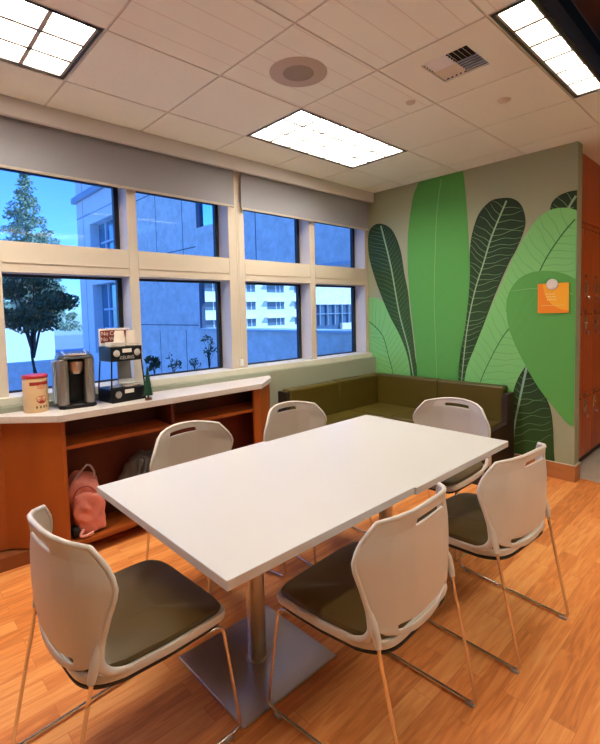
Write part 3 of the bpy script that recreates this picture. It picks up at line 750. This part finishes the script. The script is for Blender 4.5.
CH = [(-3.582, -1.668, -91.7+4, 'white olive-seated chair alone at the left end of the joined tables'),
      (-2.882, -2.187, 3.5, 'white olive-seated chair on the near long side, close to the notch between tables, in front'),
      (-2.100, -2.240, -3.8, 'white olive-seated chair on the near long side, closest to the open floor'),
      (-2.875, -1.105, 188, 'white chair across the table, its back against the open wood cabinet'),
      (-2.14, -1.115, 180, 'white chair across the table in front of the bench end by the window'),
      (-1.530, -1.68, 90, 'white chair at the right end of the table, before the mural bench')]
c0 = make_chair()
for i, (x, y, a, lb) in enumerate(CH):
    c = c0 if i == 0 else copy_tree(c0)
    c.location = (x, y, 0); c.rotation_euler = (0, 0, R(a)); c['label'] = lb; c['group'] = 'white chairs around the table'

# ------------------------------------------------------------------ things on the counter
# cocoa tub
tub = thing('drink_tub', 'cream tub with a red lid and red cup drawing, leftmost thing on the counter', 'tub', (-3.443, -.083, CZ))
tub.scale = (.83, .83, .92)
bm = bmesh.new(); lathe(bm, [(0, 0), (.078, 0), (.081, .004), (.081, .212), (.079, .222), (0, .222)], seg=48); obj('tub_body', bm, mat('cream_tub', (.86, .62, .34), .5), tub, smooth='auto')
bm = bmesh.new(); lathe(bm, [(0, .222), (.083, .222), (.084, .226), (.084, .238), (.080, .243), (0, .244)], seg=48); obj('lid', bm, mat('red_lid', (.55, .03, .04), .35), tub, smooth='auto')
def on_cyl(bm, rad, a0, a1, z0, z1, mi=0, n=8):
    v = [[bm.verts.new((rad*math.cos(a0+(a1-a0)*i/n), rad*math.sin(a0+(a1-a0)*i/n), z)) for i in range(n+1)] for z in (z0, z1)]
    for i in range(n):
        f = bm.faces.new((v[0][i], v[0][i+1], v[1][i+1], v[1][i])); f.material_index = mi
rb = bmesh.new(); on_cyl(rb, .0815, R(-128), R(-30), .178, .200, n=16)
def blob(bm, ca, cz, ra, rz, rad=.0817, n=20, mi=0, a0=0, a1=2*PI):
    c = bm.verts.new((rad*math.cos(ca), rad*math.sin(ca), cz)); ring = []
    for i in range(n+1):
        q = a0+(a1-a0)*i/n; a = ca+ra*math.cos(q)/rad; ring.append(bm.verts.new((rad*math.cos(a), rad*math.sin(a), cz+rz*math.sin(q))))
    for i in range(n):
        f = bm.faces.new((c, ring[i], ring[i+1])); f.material_index = mi
CA = R(-76)
obj('red_band', rb, mat('red_print', (.42, .03, .02), .5), tub); rb = bmesh.new()
blob(rb, CA, .090, .036, .032, a0=PI, a1=2*PI)
obj('cup_bowl_drawing', rb, mat('red_print', (.42, .03, .02), .5), tub)
rb = bmesh.new(); blob(rb, CA, .166, .030, .016, rad=.0821)
obj('logo_drawing', rb, mat('salmon_logo', (.78, .36, .22), .5), tub)
rb = bmesh.new(); blob(rb, CA, .094, .040, .016, rad=.0819)
obj('cup_drawing', rb, mat('salmon_print', (.72, .26, .14), .5), tub)
rb = bmesh.new()
for da in (-.42, -.12, .16, .40): blob(rb, CA+da, .036, .007, .010, rad=.0819, n=6)
obj('small_print', rb, mat('brown_print', (.25, .15, .06), .5), tub)

# coffee machine
cm = thing('coffee_maker', 'silver and black single-cup coffee maker beside the cream tub on the counter', 'coffee maker', (-3.222, -.100, CZ), R(-8))
cm.scale = (.90, .96, 1.03)
sil = mat('warm_silver_plastic', (.40, .37, .35), .32, metal=.75)
def arc_side(s):
    bm = bmesh.new()
    prism(bm, [(s*.052, -.075), (s*.075, -.090), (s*.104, -.078), (s*.118, -.045), (s*.120, .07), (s*.052, .07)][::int(s)], .022, .295)
    return bm
for s in (-1, 1): obj('side_housing', arc_side(s), sil, cm, smooth='auto', bevel=.004)
obj('rear_housing', bx(-.052, .052, .0, .0695, .022, .295), M['black'], cm)
obj('water_tank', bx(-.138, -.1205, -.03, .06, .03, .285), mat('grey_clear_tank', (.30, .33, .38), .15), cm, bevel=.004)
bm = bmesh.new(); prism(bm, [(-.118, -.075), (-.09, -.100), (.09, -.100), (.118, -.075), (.118, .07), (-.118, .07)], 0, .020); obj('base', bm, M['black'], cm, smooth='auto', bevel=.004)
bm = bmesh.new(); lathe(bm, [(0, 0), (.05, 0), (.05, .006), (0, .006)], (0, -.05, .0205), 32); obj('drip_tray', bm, mat('dark_steel_tray', (.25, .25, .25), .3, metal=1), cm, smooth='auto')
bm = bmesh.new(); lathe(bm, [(0, 0), (.030, 0), (.046, .03), (.050, .075), (0, .075)], (0, -.045, .205), 32); obj('brew_head', bm, mat('brushed_head', (.5, .43, .38), .28, metal=1), cm, smooth='auto')
bm = bmesh.new(); prism(bm, [(-.117, -.06), (-.08, -.098), (.08, -.098), (.117, -.06), (.117, .07), (-.117, .07)], .296, .316)
for v in bm.verts:
    if v.co.z > .31: v.co.z += .02*(v.co.y+.098)/.17; v.co.x *= .86; v.co.y = v.co.y*.9
obj('lid', bm, mat('dark_grey_lid', (.06, .07, .08), .3), cm, smooth='auto', bevel=.006)
bm = bmesh.new(); tube(bm, fillet([(-.072, .03, .338), (-.066, -.088, .322), (.066, -.088, .322), (.072, .03, .338)], .02), .0055, 8); obj('lid_handle', bm, mat('silver_handle', (.72, .72, .74), .25, metal=.8), cm, smooth='auto')
bm = bmesh.new()
for i in range(4): box(bm, -.042+i*.024, -.026+i*.024, -.055, -.038, .3235, .3275)
obj('button', bm, mat('pale_button', (.5, .6, .7), .4), cm)

# pod rack
rk = thing('pod_rack', 'black two-drawer pod rack with open middle, beside the coffee maker', 'rack', (-2.936, -.118, CZ), R(6))
rk.scale = (1, 1, 1.05)
bp = M['black']
obj('bottom_drawer', bx(-.120, .120, -.095, .095, 0, .085), bp, rk, bevel=.004)
obj('top_drawer', bx(-.108, .108, -.085, .085, .255, .345), bp, rk, bevel=.004)
for sx in (-1, 1):
    for sy in (-1, 1):
        bm = bmesh.new(); tube(bm, [(sx*.116, sy*.088, .085), (sx*.104, sy*.08, .255)], .005, 8); obj('post', bm, bp, rk)
obj('rear_panel', bx(.012, .106, .070, .078, .085, .255), mat('grey_smoke_panel', (.22, .21, .20), .4), rk)
for z in (.30, .045):
    fy = -.0856 if z > .2 else -.0956
    for dx in ((-.072, .072) if z > .2 else (-.075,)):
        bm = bmesh.new(); lathe(bm, [(0, 0), (.021, 0), (.022, .003), (.019, .005), (0, .005)], seg=24); bm.transform(Matrix.Translation((dx, fy, z+.005)) @ Matrix.Rotation(PI/2, 4, 'X'))
        obj('pod_lid', bm, mat('grey_white_pod', (.62, .58, .54), .4) if z > .2 else mat('grey_pod', (.32, .28, .27), .5), rk, smooth='auto')
    bm = bmesh.new(); box(bm, -.032, .032, fy-.004, fy, z+.008, z+.032); obj('label_plate', bm, mat('white_plate', (.85, .80, .74), .5), rk, bevel=.002)
text('lettering', 'KEURIG', .030, mat('silver_lettering', (.62, .60, .58), .4), rk, Matrix.Translation((0, -.0858, .276)) @ Matrix.Rotation(PI/2, 4, 'X'))
def packet(x, y, z, rz, rx, c, lab, nm='sugar_packet'):
    bm = bmesh.new(); rbox(bm, -.052, .052, -.030, .030, -.0065, .0065, nx=4, e=5)
    o = obj(nm, bm, c, smooth=True); o.location = (x, y, z); o.rotation_euler = (R(rx), 0, R(rz)); return tag(o, lab, 'packet', 'packets in the pod rack')
cp = mat('pale_packet', (.80, .62, .52), .6); cg = mat('grey_packet', (.55, .55, .50), .6)
packet(-2.892, -.150, CZ+.0975, 20, 0, cp, 'beige packet lying lowest in the open middle of the pod rack')
packet(-2.915, -.150, CZ+.124, -25, 26, cg, 'grey packet leaning on the beige one in the pod rack')
packet(-2.925, -.085, CZ+.0975, 75, 0, cg, 'grey packet at the rear in the pod rack, behind the others')
packet(-2.985, -.150, CZ+.0975, 40, 0, mat('blue_grey_packet', (.22, .25, .30), .6), 'blue-grey packet at the left end of the open pod rack')
# napkins, cups and sign on top of the rack
tz = CZ+.3635
bm = bmesh.new()
for i in range(5): 
    m_ = Matrix.Translation((0, 0, .003+i*.006)) @ Matrix.Rotation(R(3*((i*7) % 5-2)), 4, 'Z'); rbox(bm, -.058, .058, -.04, .04, -.003, .003, nx=3, e=6, mtx=m_)
o = obj('napkin_stack', bm, mat('white_napkin', (.84, .78, .72), .8), smooth=True); o.location = (-2.985, -.160, tz); o.rotation_euler = (0, 0, R(6)); tag(o, 'loose stack of white napkins on the left of the pod rack top', 'napkins')
def cups(x, y, n, lab):
    bm = bmesh.new(); 
    for k in range(n):
        z = k*.014; lathe(bm, [(.040, z), (.0415, z+.003), (.039, z+.006), (.0395-.011*(.012/.09), z+.012)], seg=28)
    z = (n-1)*.014; lathe(bm, [(.039, z+.006), (.029, z+.088), (.027, z+.088), (.026, z+.084), (0, z+.084)], seg=28)
    o = obj('cup_stack', bm, mat('white_paper_cup', (.80, .70, .60), .6), smooth='auto'); o.location = (x, y, tz); tag(o, lab, 'paper cups', 'upturned paper cups on the rack')
cups(-2.935, -.108, 2, 'upturned white paper cups on the rack, the stack nearer the sign')
cups(-2.860, -.118, 2, 'upturned white paper cups on the rack, the stack farther from the sign')
sg = thing('coffee_sign', 'small white-framed dark red sign with white lettering standing on the pod rack', 'sign', (-2.985, -.046, tz), R(6))
obj('sign_frame', bx(-.065, .155, -.004, .004, 0, .118), mat('white_sign_frame', (.82, .82, .84), .5), sg, bevel=.002)
obj('sign_face', bx(-.055, .145, -.0055, -.0041, .022, .106), mat('dark_red_sign', (.22, .035, .025), .5), sg)
lt = mat('sign_lettering', (.85, .74, .70), .5)
rot = Matrix.Rotation(PI/2, 4, 'X')
text('lettering', 'No Coffee', .036, lt, sg, Matrix.Translation((.028, -.0060, .084)) @ rot); text('lettering', 'No Workee', .036, lt, sg, Matrix.Translation((.036, -.0060, .046)) @ rot)
# little green tree
tr_ = thing('tabletop_tree', 'tiny dark green bristly tree figure at the right front corner of the pod rack', 'decoration', (-2.826, -.275, CZ))
tr_.scale = (1.3, 1.3, 1.2)
bm = bmesh.new(); lathe(bm, [(0, 0), (.018, 0), (.016, .012), (.005, .014), (.005, .03), (0, .03)], seg=16); obj('stand', bm, mat('wood_stand', (.2, .1, .05), .6), tr_, smooth='auto')
bm = bmesh.new(); rr = random.Random(2)
lathe(bm, [(0, .024), (.022, .028), (.003, .185), (0, .19)], seg=16)
for i in range(420):
    z = .025+.15*rr.random()**1.2; rad = .034*(1-(z-.02)/.18)+.003; a = rr.uniform(0, 2*PI)
    d = Vector((math.cos(a), math.sin(a), rr.uniform(-.2, .5))); p0 = Vector((0, 0, z))+Vector((d.x, d.y, 0))*rad*.4; p1 = Vector((0, 0, z))+d*rad
    s_ = d.cross(Vector((0, 0, 1))).normalized()*.0022
    bm.faces.new([bm.verts.new(q) for q in (p0+s_, p0-s_, p1)])
obj('branches', bm, mat('dark_green_bristle', (.015, .10, .055), .7), tr_)

# ------------------------------------------------------------------ bags in the cabinet
pk = thing('pink_backpack', 'salmon pink backpack standing in the left cabinet opening', 'backpack', (-3.205, -.165, .106), R(-6))
pkm = mat('salmon_fabric', (.74, .25, .20), .75, bump=.25, bscale=40, var=.1, vscale=14)
lean = Matrix.Shear('XY', 4, (-.10, 0)) if False else Matrix(((1, 0, -.13, 0), (0, 1, 0, 0), (0, 0, 1, 0), (0, 0, 0, 1)))
bm = bmesh.new(); rbox(bm, -.09, .105, -.085, .095, 0, .36, nx=22, e=4.2, mtx=lean, seed=3, namp=.030, nsc=13); obj('bag_body', bm, pkm, pk, smooth=True)
bm = bmesh.new(); rbox(bm, -.075, .095, -.102, -.050, .012, .26, nx=18, e=4.2, mtx=lean, seed=9, namp=.022, nsc=20); obj('front_pocket', bm, pkm, pk, smooth=True)
bm = bmesh.new(); tube(bm, [lean @ Vector(p) for p in smooth3([(-.065, -.086, .25), (-.03, -.092, .30), (.03, -.092, .305), (.075, -.086, .24), (.088, -.075, .12)])], .0035, 6); obj('zipper', bm, mat('dark_pink_zip', (.38, .07, .06), .6), pk, smooth=True)
sm = mat('pinkish_grey_strap', (.50, .36, .36), .7)
bm = bmesh.new(); tube(bm, smooth3([(-.10, -.05, .30), (-.07, -.06, .37), (-.02, -.05, .415), (.0, -.02, .42)]), .006, 8); obj('strap', bm, sm, pk, smooth=True)
bm = bmesh.new(); tube(bm, smooth3([(.035, -.04, .33), (.038, -.04, .37), (.022, -.03, .41), (.0, -.02, .42)]), .006, 8); obj('strap', bm, sm, pk, smooth=True)
bm = bmesh.new(); tube(bm, smooth3([(-.05, -.10, .05), (-.07, -.118, .018), (-.03, -.125, .016), (.0, -.120, .022), (-.05, -.128, .014)]), [.010]*21, 8); obj('loose_strap', bm, mat('pale_pink_strap', (.80, .33, .27), .7), pk, smooth=True)
bm = bmesh.new(); rbox(bm, -.115, -.055, -.10, -.02, .002, .07, nx=6, e=3); obj('mesh_pocket', bm, mat('black_mesh', (.02, .02, .02), .7), pk, smooth=True)

db = thing('dark_bag', 'dark grey quilted bag in the cabinet, partly behind a chair back', 'bag', (-2.82, -.150, .106), R(4))
dm = mat('charcoal_fabric', (.10, .085, .078), .7, bump=.3, bscale=30)
bm = bmesh.new(); rbox(bm, -.17, .17, -.10, .085, 0, .40, nx=24, e=2.6, seed=21, namp=.05, nsc=15); obj('bag_body', bm, dm, db, smooth=True)
for i in range(6):
    bm = bmesh.new(); x = -.13+i*.045
    tube(bm, smooth3([(x-.03, -.10, .08), (x-.01, -.125, .2), (x+.03, -.115, .31), (x+.07, -.07, .38)]), [.012+.008*math.sin(k) for k in range(16)], 8); obj('fold', bm, dm, db, smooth=True)
bm = bmesh.new()
for k in range(5): box(bm, -.02, .01, -.147, -.139, .225+k*.013, .232+k*.013, mtx=Matrix.Rotation(R(8), 4, 'Y'))
obj('zipper_pull', bm, mat('white_zip', (.8, .8, .82), .4), db)

# ------------------------------------------------------------------ outside
FX = 1.5
con = concrete('blue_grey_concrete', (.90, .80, .70), .16, 5); pane_dark = mat('dark_window_glass', (.05, .10, .18), .08, spec=.8); smoothb = concrete('smooth_facade', (.92, .86, .80), .04, 1.5)
bm = bmesh.new()
def fac(bm, y0, y1, z0, z1, mi=0, x0=FX, x1=FX+.5): box(bm, x0, x1, y0, y1, z0, z1, mi)
wing = thing('concrete_wing', 'blue-grey concrete building wing across the terrace, seen through the windows', 'building', (0, 0, 0))
fac(bm, .6, 5.45, 2.27, 9.0); fac(bm, 5.45, 6.33, 2.27, 3.47); fac(bm, 5.45, 6.33, 5.6, 9)
fac(bm, 6.33, 10.6, 2.27, 9.0); fac(bm, 6.33, 10.6, -3, 2.27, x1=FX+.10); fac(bm, .6, 6.33, -3, 1.09)
obj('concrete_wall', bm, con, wing)
bm = bmesh.new(); fac(bm, .6, 6.33, 1.09, 1.13, x0=FX-.05, x1=FX+.55); obj('parapet_cap', bm, mat('pale_cap', (.55, .62, .68), .6), wing)
bm = bmesh.new(); fac(bm, .6, 5.9, 2.22, 2.268, x0=FX-.04, x1=FX+.5); obj('lintel_band', bm, mat('pale_band', (.50, .56, .62), .6), wing)
bm = bmesh.new()
for y in (1.55+.9, 4.1, 7.0, 8.4, 9.8): box(bm, FX-.004, FX, y-.012, y+.012, 2.28, 8.9)
for y in (2.45, 7.0, 8.4, 9.8): box(bm, FX-.004, FX, y-.012, y+.012, -2.9, 1.08)
for z in (3.05, 4.7): box(bm, FX-.004, FX, 6.4 if z < 3.1 else .7, 10.5, z-.012, z+.012)
for z in (1.2,): box(bm, FX-.004, FX, 6.4, 10.5, z-.012, z+.012)
obj('panel_joint', bm, mat('dark_joint', (.14, .17, .22), .8), wing)
bm = bmesh.new(); fac(bm, 5.45, 6.33, 3.47, 5.6, x0=FX+.04, x1=FX+.08); obj('window_glass', bm, mat('sky_glass', (.55, .85, .95), .03, spec=1, metal=1), wing)
bm = bmesh.new(); fac(bm, 6.18, 6.33, 3.47, 5.6, x0=FX-.01, x1=FX+.038); fac(bm, 6.24, 6.329, 1.13, 2.22, x0=FX+.0, x1=FX+.10); obj('dark_edge', bm, mat('dark_blue_jamb', (.05, .08, .14), .6), wing)
# smooth end block with tall window
blk = thing('smooth_tower', 'smooth pale blue tower block with tall windows left of the concrete wing', 'building', (0, 0, 0))
bm = bmesh.new()
fac(bm, 10.6, 11.2, -3, 9); fac(bm, 13.35, 14.62, -3, 9); fac(bm, 11.2, 13.35, 4.62, 9); fac(bm, 11.2, 13.35, 2.55, 3.1); fac(bm, 11.2, 13.35, -3, .2)
obj('smooth_wall', bm, smoothb, blk)
bm = bmesh.new(); fac(bm, 11.2, 13.35, 3.1, 4.62, x0=FX+.3, x1=FX+.34); fac(bm, 11.2, 13.35, .2, 2.55, x0=FX+.3, x1=FX+.34); obj('window_glass', bm, mat('tower_glass', (.10, .30, .42), .04, spec=1, metal=.5), blk)
bm = bmesh.new()
for z in (1.05, 1.7, 3.95): fac(bm, 11.2, 13.0, z-.03, z+.03, x0=FX+.22, x1=FX+.3)
for y in (11.9, 12.6): fac(bm, y-.04, y+.04, .2, 4.62, x0=FX+.24, x1=FX+.3)
obj('window_bar', bm, mat('pale_bar', (.55, .62, .70), .5), blk)
bm = bmesh.new(); fac(bm, 10.6, 14.8, 5.55, 5.75, x0=FX-.12, x1=FX+.5); fac(bm, 13.3, 14.62, 4.98, 5.0, x0=FX-.01, x1=FX); fac(bm, 10.6, 14.62, 4.95, 4.98, x0=FX-.008, x1=FX); fac(bm, 13.95, 13.98, -3, 9, x0=FX-.008, x1=FX); obj('ledge', bm, mat('grey_ledge', (.38, .44, .52), .7), blk)
# white building far off
wb = thing('white_building', 'sunlit white office building with rows of windows far beyond the concrete wing', 'building', (0, 0, 0))
ww = mat('sunlit_white_wall', (.80, .80, .76), .8); WY = 45
bm = bmesh.new(); box(bm, 18, 47, WY, WY+8, -8, 9.5); obj('white_wall', bm, ww, wb)
for r_, z in enumerate((-2.0, .2, 2.4, 4.7, 7.0)):
    for k in range(5):
        x = 21.3 + k*5.0
        bm = bmesh.new(); box(bm, x-1.5, x+1.5, WY-.05, WY+.02, z-.45, z+.55); box(bm, x-2.0, x+1.7, WY-.7, WY+.0, z+.55, z+.70, 1); box(bm, x-.05, x+.05, WY-.1, WY, z-.45, z+.55, 1); box(bm, x+.7, x+.8, WY-.1, WY, z-.45, z+.55, 1)
        obj('window', bm, [mat('far_window', (.12, .16, .2), .2), ww], wb)
# glazed block to the right
gb_ = thing('glazed_block', 'dark glazed building with thin mullions seen through the rightmost window', 'building', (0, 0, 0))
bm = bmesh.new(); box(bm, 8.75, 16, 10, 10.4, -3, 2.6); obj('dark_glazing', bm, pane_dark, gb_)
bm = bmesh.new(); box(bm, 8.75, 16, 9.88, 9.99, 1.75, 2.6); box(bm, 10.5, 16, 9.85, 9.99, .2, .95); obj('spandrel', bm, con, gb_)
bm = bmesh.new()
for k in range(16): box(bm, 8.75+k*.45, 8.78+k*.45, 9.9, 9.99, .9, 1.75)
for z in (1.35,): box(bm, 8.75, 16, 9.9, 9.985, z, z+.03)
obj('mullion', bm, mat('pale_mullion', (.30, .38, .46), .5), gb_)

# ground, low white wall, planters
struct('ground', bx(-60, 80, .4, 120, -3.2, -3.0), concrete('terrace_paving', (.34, .38, .44), .1, 1))
lw = thing('low_white_building', 'long low sunlit white building across the terrace behind the round tree', 'building', (0, 0, 0))
bm = bmesh.new(); box(bm, -14, 2.5, 22, 26, -3, .97); obj('white_wall', bm, mat('pale_wall', (.74, .78, .72), .8), lw)
bm = bmesh.new()
for k in range(7): box(bm, -12+k*2, -11.97+k*2, 21.97, 22, -3, .7)
box(bm, -1.1, -.9, 21.9, 21.99, -.2, .05); obj('wall_joint', bm, mat('joint_grey', (.4, .45, .45), .8), lw)
tw = thing('terrace_wall', 'low blue-grey terrace wall in shade in front of the white building', 'wall', (0, 0, 0))
bm = bmesh.new(); box(bm, -12, 1.45, 15.2, 15.6, -3, -.10); obj('wall_body', bm, con, tw)

def leafy(bm, c, rx, ry, rz, n, s, rnd, shell=.5):
    for i in range(n):
        while True:
            d = Vector((rnd.uniform(-1, 1), rnd.uniform(-1, 1), rnd.uniform(-1, 1)))
            if shell < d.length < 1: break
        p = Vector(c)+Vector((d.x*rx, d.y*ry, d.z*rz))
        a = Vector((rnd.uniform(-1, 1), rnd.uniform(-1, 1), rnd.uniform(-1, 1))).normalized(); b_ = a.orthogonal().normalized(); c_ = a.cross(b_)
        bm.faces.new([bm.verts.new(p+q) for q in (b_*s, c_*s*.5, -b_*s, -c_*s*.5)])
def tree_at(name, lab, x, y, base, trunk_h, blobs, tm, lm, tr=.07, n=150, s=.12, seed=1):
    t = thing(name, lab, 'tree', (x, y, base)); rnd = random.Random(seed)
    bm = bmesh.new(); tube(bm, smooth3([(0, 0, 0), (.05, 0, trunk_h*.4), (-.04, 0, trunk_h*.8), (.02, 0, trunk_h*1.15)]), [tr]*8+[tr*.6]*8, 8)
    for c, r_ in blobs[:7]: tube(bm, [(0, 0, trunk_h*.75), (c[0]*.5, c[1]*.5, (trunk_h*.8+c[2])/2), c], [tr*.5, tr*.35, tr*.2], 6)
    obj('trunk', bm, tm, t, smooth=True)
    bm = bmesh.new()
    for c, r_ in blobs: leafy(bm, c, r_, r_, r_*.8, n, s, rnd, .2)
    obj('foliage', bm, lm, t)
    return t
bark = mat('dark_bark', (.05, .04, .035), .9); leafd = mat('dark_leaf', (.045, .085, .035), .6); leafc = mat('conifer_leaf', (.26, .33, .20), .7)
rnd = random.Random(5); bl = []
for i in range(26):
    a = rnd.uniform(0, 2*PI); rr_ = rnd.uniform(.1, .95)**.7*.85; z = rnd.uniform(2.55, 3.95)
    k = math.sqrt(max(.05, 1-((z-3.2)/.95)**2)); bl.append(((rr_*k*math.cos(a), rr_*k*math.sin(a), z), rnd.uniform(.22, .34)))
TREE_X, TREE_Y, TREE_B = -1.390, 9.0, -1.2
tree_at('round_tree', 'dark round-crowned tree on the terrace outside the leftmost window', TREE_X, TREE_Y, TREE_B, 2.3, bl, bark, leafd, .05, 230, .055, 3)
ct = thing('conifer_tree', 'tall pointed conifer against the sky outside the leftmost window', 'tree', (5.17, 38, -3)); rnd = random.Random(8)
bm = bmesh.new(); tube(bm, [(0, 0, 0), (0, 0, 15.6)], [.3, .04], 8); obj('trunk', bm, bark, ct)
bm = bmesh.new()
for i in range(30):
    z = 4+i*.40; rr_ = (15.9-z)*.36*(.75+.35*rnd.random())+.10
    nb = max(3, int(6*rr_))
    for k in range(nb):
        a = rnd.uniform(0, 2*PI); q = rnd.uniform(.2, 1)*rr_
        leafy(bm, (q*math.cos(a), q*math.sin(a), z+rnd.uniform(-.2, .2)-.1*q), .42, .42, .30, 42, .13, rnd, .1)
obj('foliage', bm, leafc, ct)
# planter with small plants right outside the second window
pt = thing('terrace_planter', 'long low concrete planter outside the second window', 'planter', (-.6, 2.6, -3))
bm = bmesh.new(); box(bm, -1.6, 1.9, -.3, .3, 0, 3.618); obj('planter_box', bm, con, pt)
def plant(x, y, z, h, n, lab, seed, s=.05, spread=.12):
    t = thing('small_plant', lab, 'plant', (x, y, z), 0, 'small plants in the terrace planter'); rnd = random.Random(seed)
    bm = bmesh.new(); tips = []
    for i in range(n):
        a = rnd.uniform(0, 2*PI); q = Vector((math.cos(a)*spread*rnd.random(), math.sin(a)*spread*rnd.random(), h*rnd.uniform(.5, 1))); tips.append(q)
        tube(bm, [(0, 0, 0), (q.x*.3, q.y*.3, q.z*.6), q], [.006, .004, .002], 5)
    obj('stem', bm, bark, t)
    bm = bmesh.new()
    for q in tips: leafy(bm, q, .05, .05, .06, 9, s, rnd, 0)
    obj('foliage', bm, leafd, t)
for a in (((-1.428000, 2.6, .62), .28, 5, 'leafy small plant at the left end of the planter', 1, .06),
          ((-1.154000, 2.6, .62), .26, 6, 'thin spiky small plant in the middle of the planter', 2, .025),
          ((-0.815000, 2.6, .62), .18, 5, 'lowest small plant in the planter', 3, .025),
          ((-0.585000, 2.6, .62), .50, 8, 'tallest twiggy small plant at the right end of the planter', 4, .028)):
    plant(*a[0], a[1], a[2], a[3], a[4], s=a[5])

# ------------------------------------------------------------------ world and sun
w_ = bpy.data.worlds.new('sky'); scn.world = w_; w_.use_nodes = True; nt = w_.node_tree
bg = nt.nodes['Background']; sky = nt.nodes.new('ShaderNodeTexSky'); sky.sky_type = 'NISHITA'; sky.sun_disc = False
sky.sun_elevation = R(42); sky.sun_rotation = R(150); sky.air_density = 1.3; sky.dust_density = .3; sky.ozone_density = 3
tn = nt.nodes.new('ShaderNodeMixRGB'); tn.blend_type = 'MULTIPLY'; tn.inputs['Fac'].default_value = 1; tn.inputs['Color2'].default_value = (.31, .46, .80, 1)
nt.links.new(sky.outputs[0], tn.inputs['Color1']); nt.links.new(tn.outputs[0], bg.inputs['Color']); bg.inputs['Strength'].default_value = .26
sd = bpy.data.lights.new('sun', 'SUN'); sd.energy = 3.6; sd.angle = R(.6); sd.color = (1, .93, .82)
so = bpy.data.objects.new('sun', sd); link(so); so.rotation_euler = Vector((-.50, .62, -.60)).to_track_quat('-Z', 'Y').to_euler()

# ------------------------------------------------------------------ camera
cd = bpy.data.cameras.new('camera'); co = bpy.data.objects.new('camera', cd); link(co)
cd.sensor_fit = 'HORIZONTAL'; cd.sensor_width = 36; cd.lens = CAM['f']/600*36
cd.shift_x = (300-CAM['cx'])/600; cd.shift_y = (CAM['cy']-372)/600; cd.clip_start = .05; cd.clip_end = 500
mtx = Matrix(((R_.x, U_.x, -F_.x, CAM['X']), (R_.y, U_.y, -F_.y, CAM['Y']), (R_.z, U_.z, -F_.z, CAM['Z']), (0, 0, 0, 1)))
co.matrix_world = mtx
scn.camera = co
scn.view_settings.view_transform = 'Standard'; scn.view_settings.look = 'None'; scn.view_settings.exposure = 1.07; scn.view_settings.gamma = 1
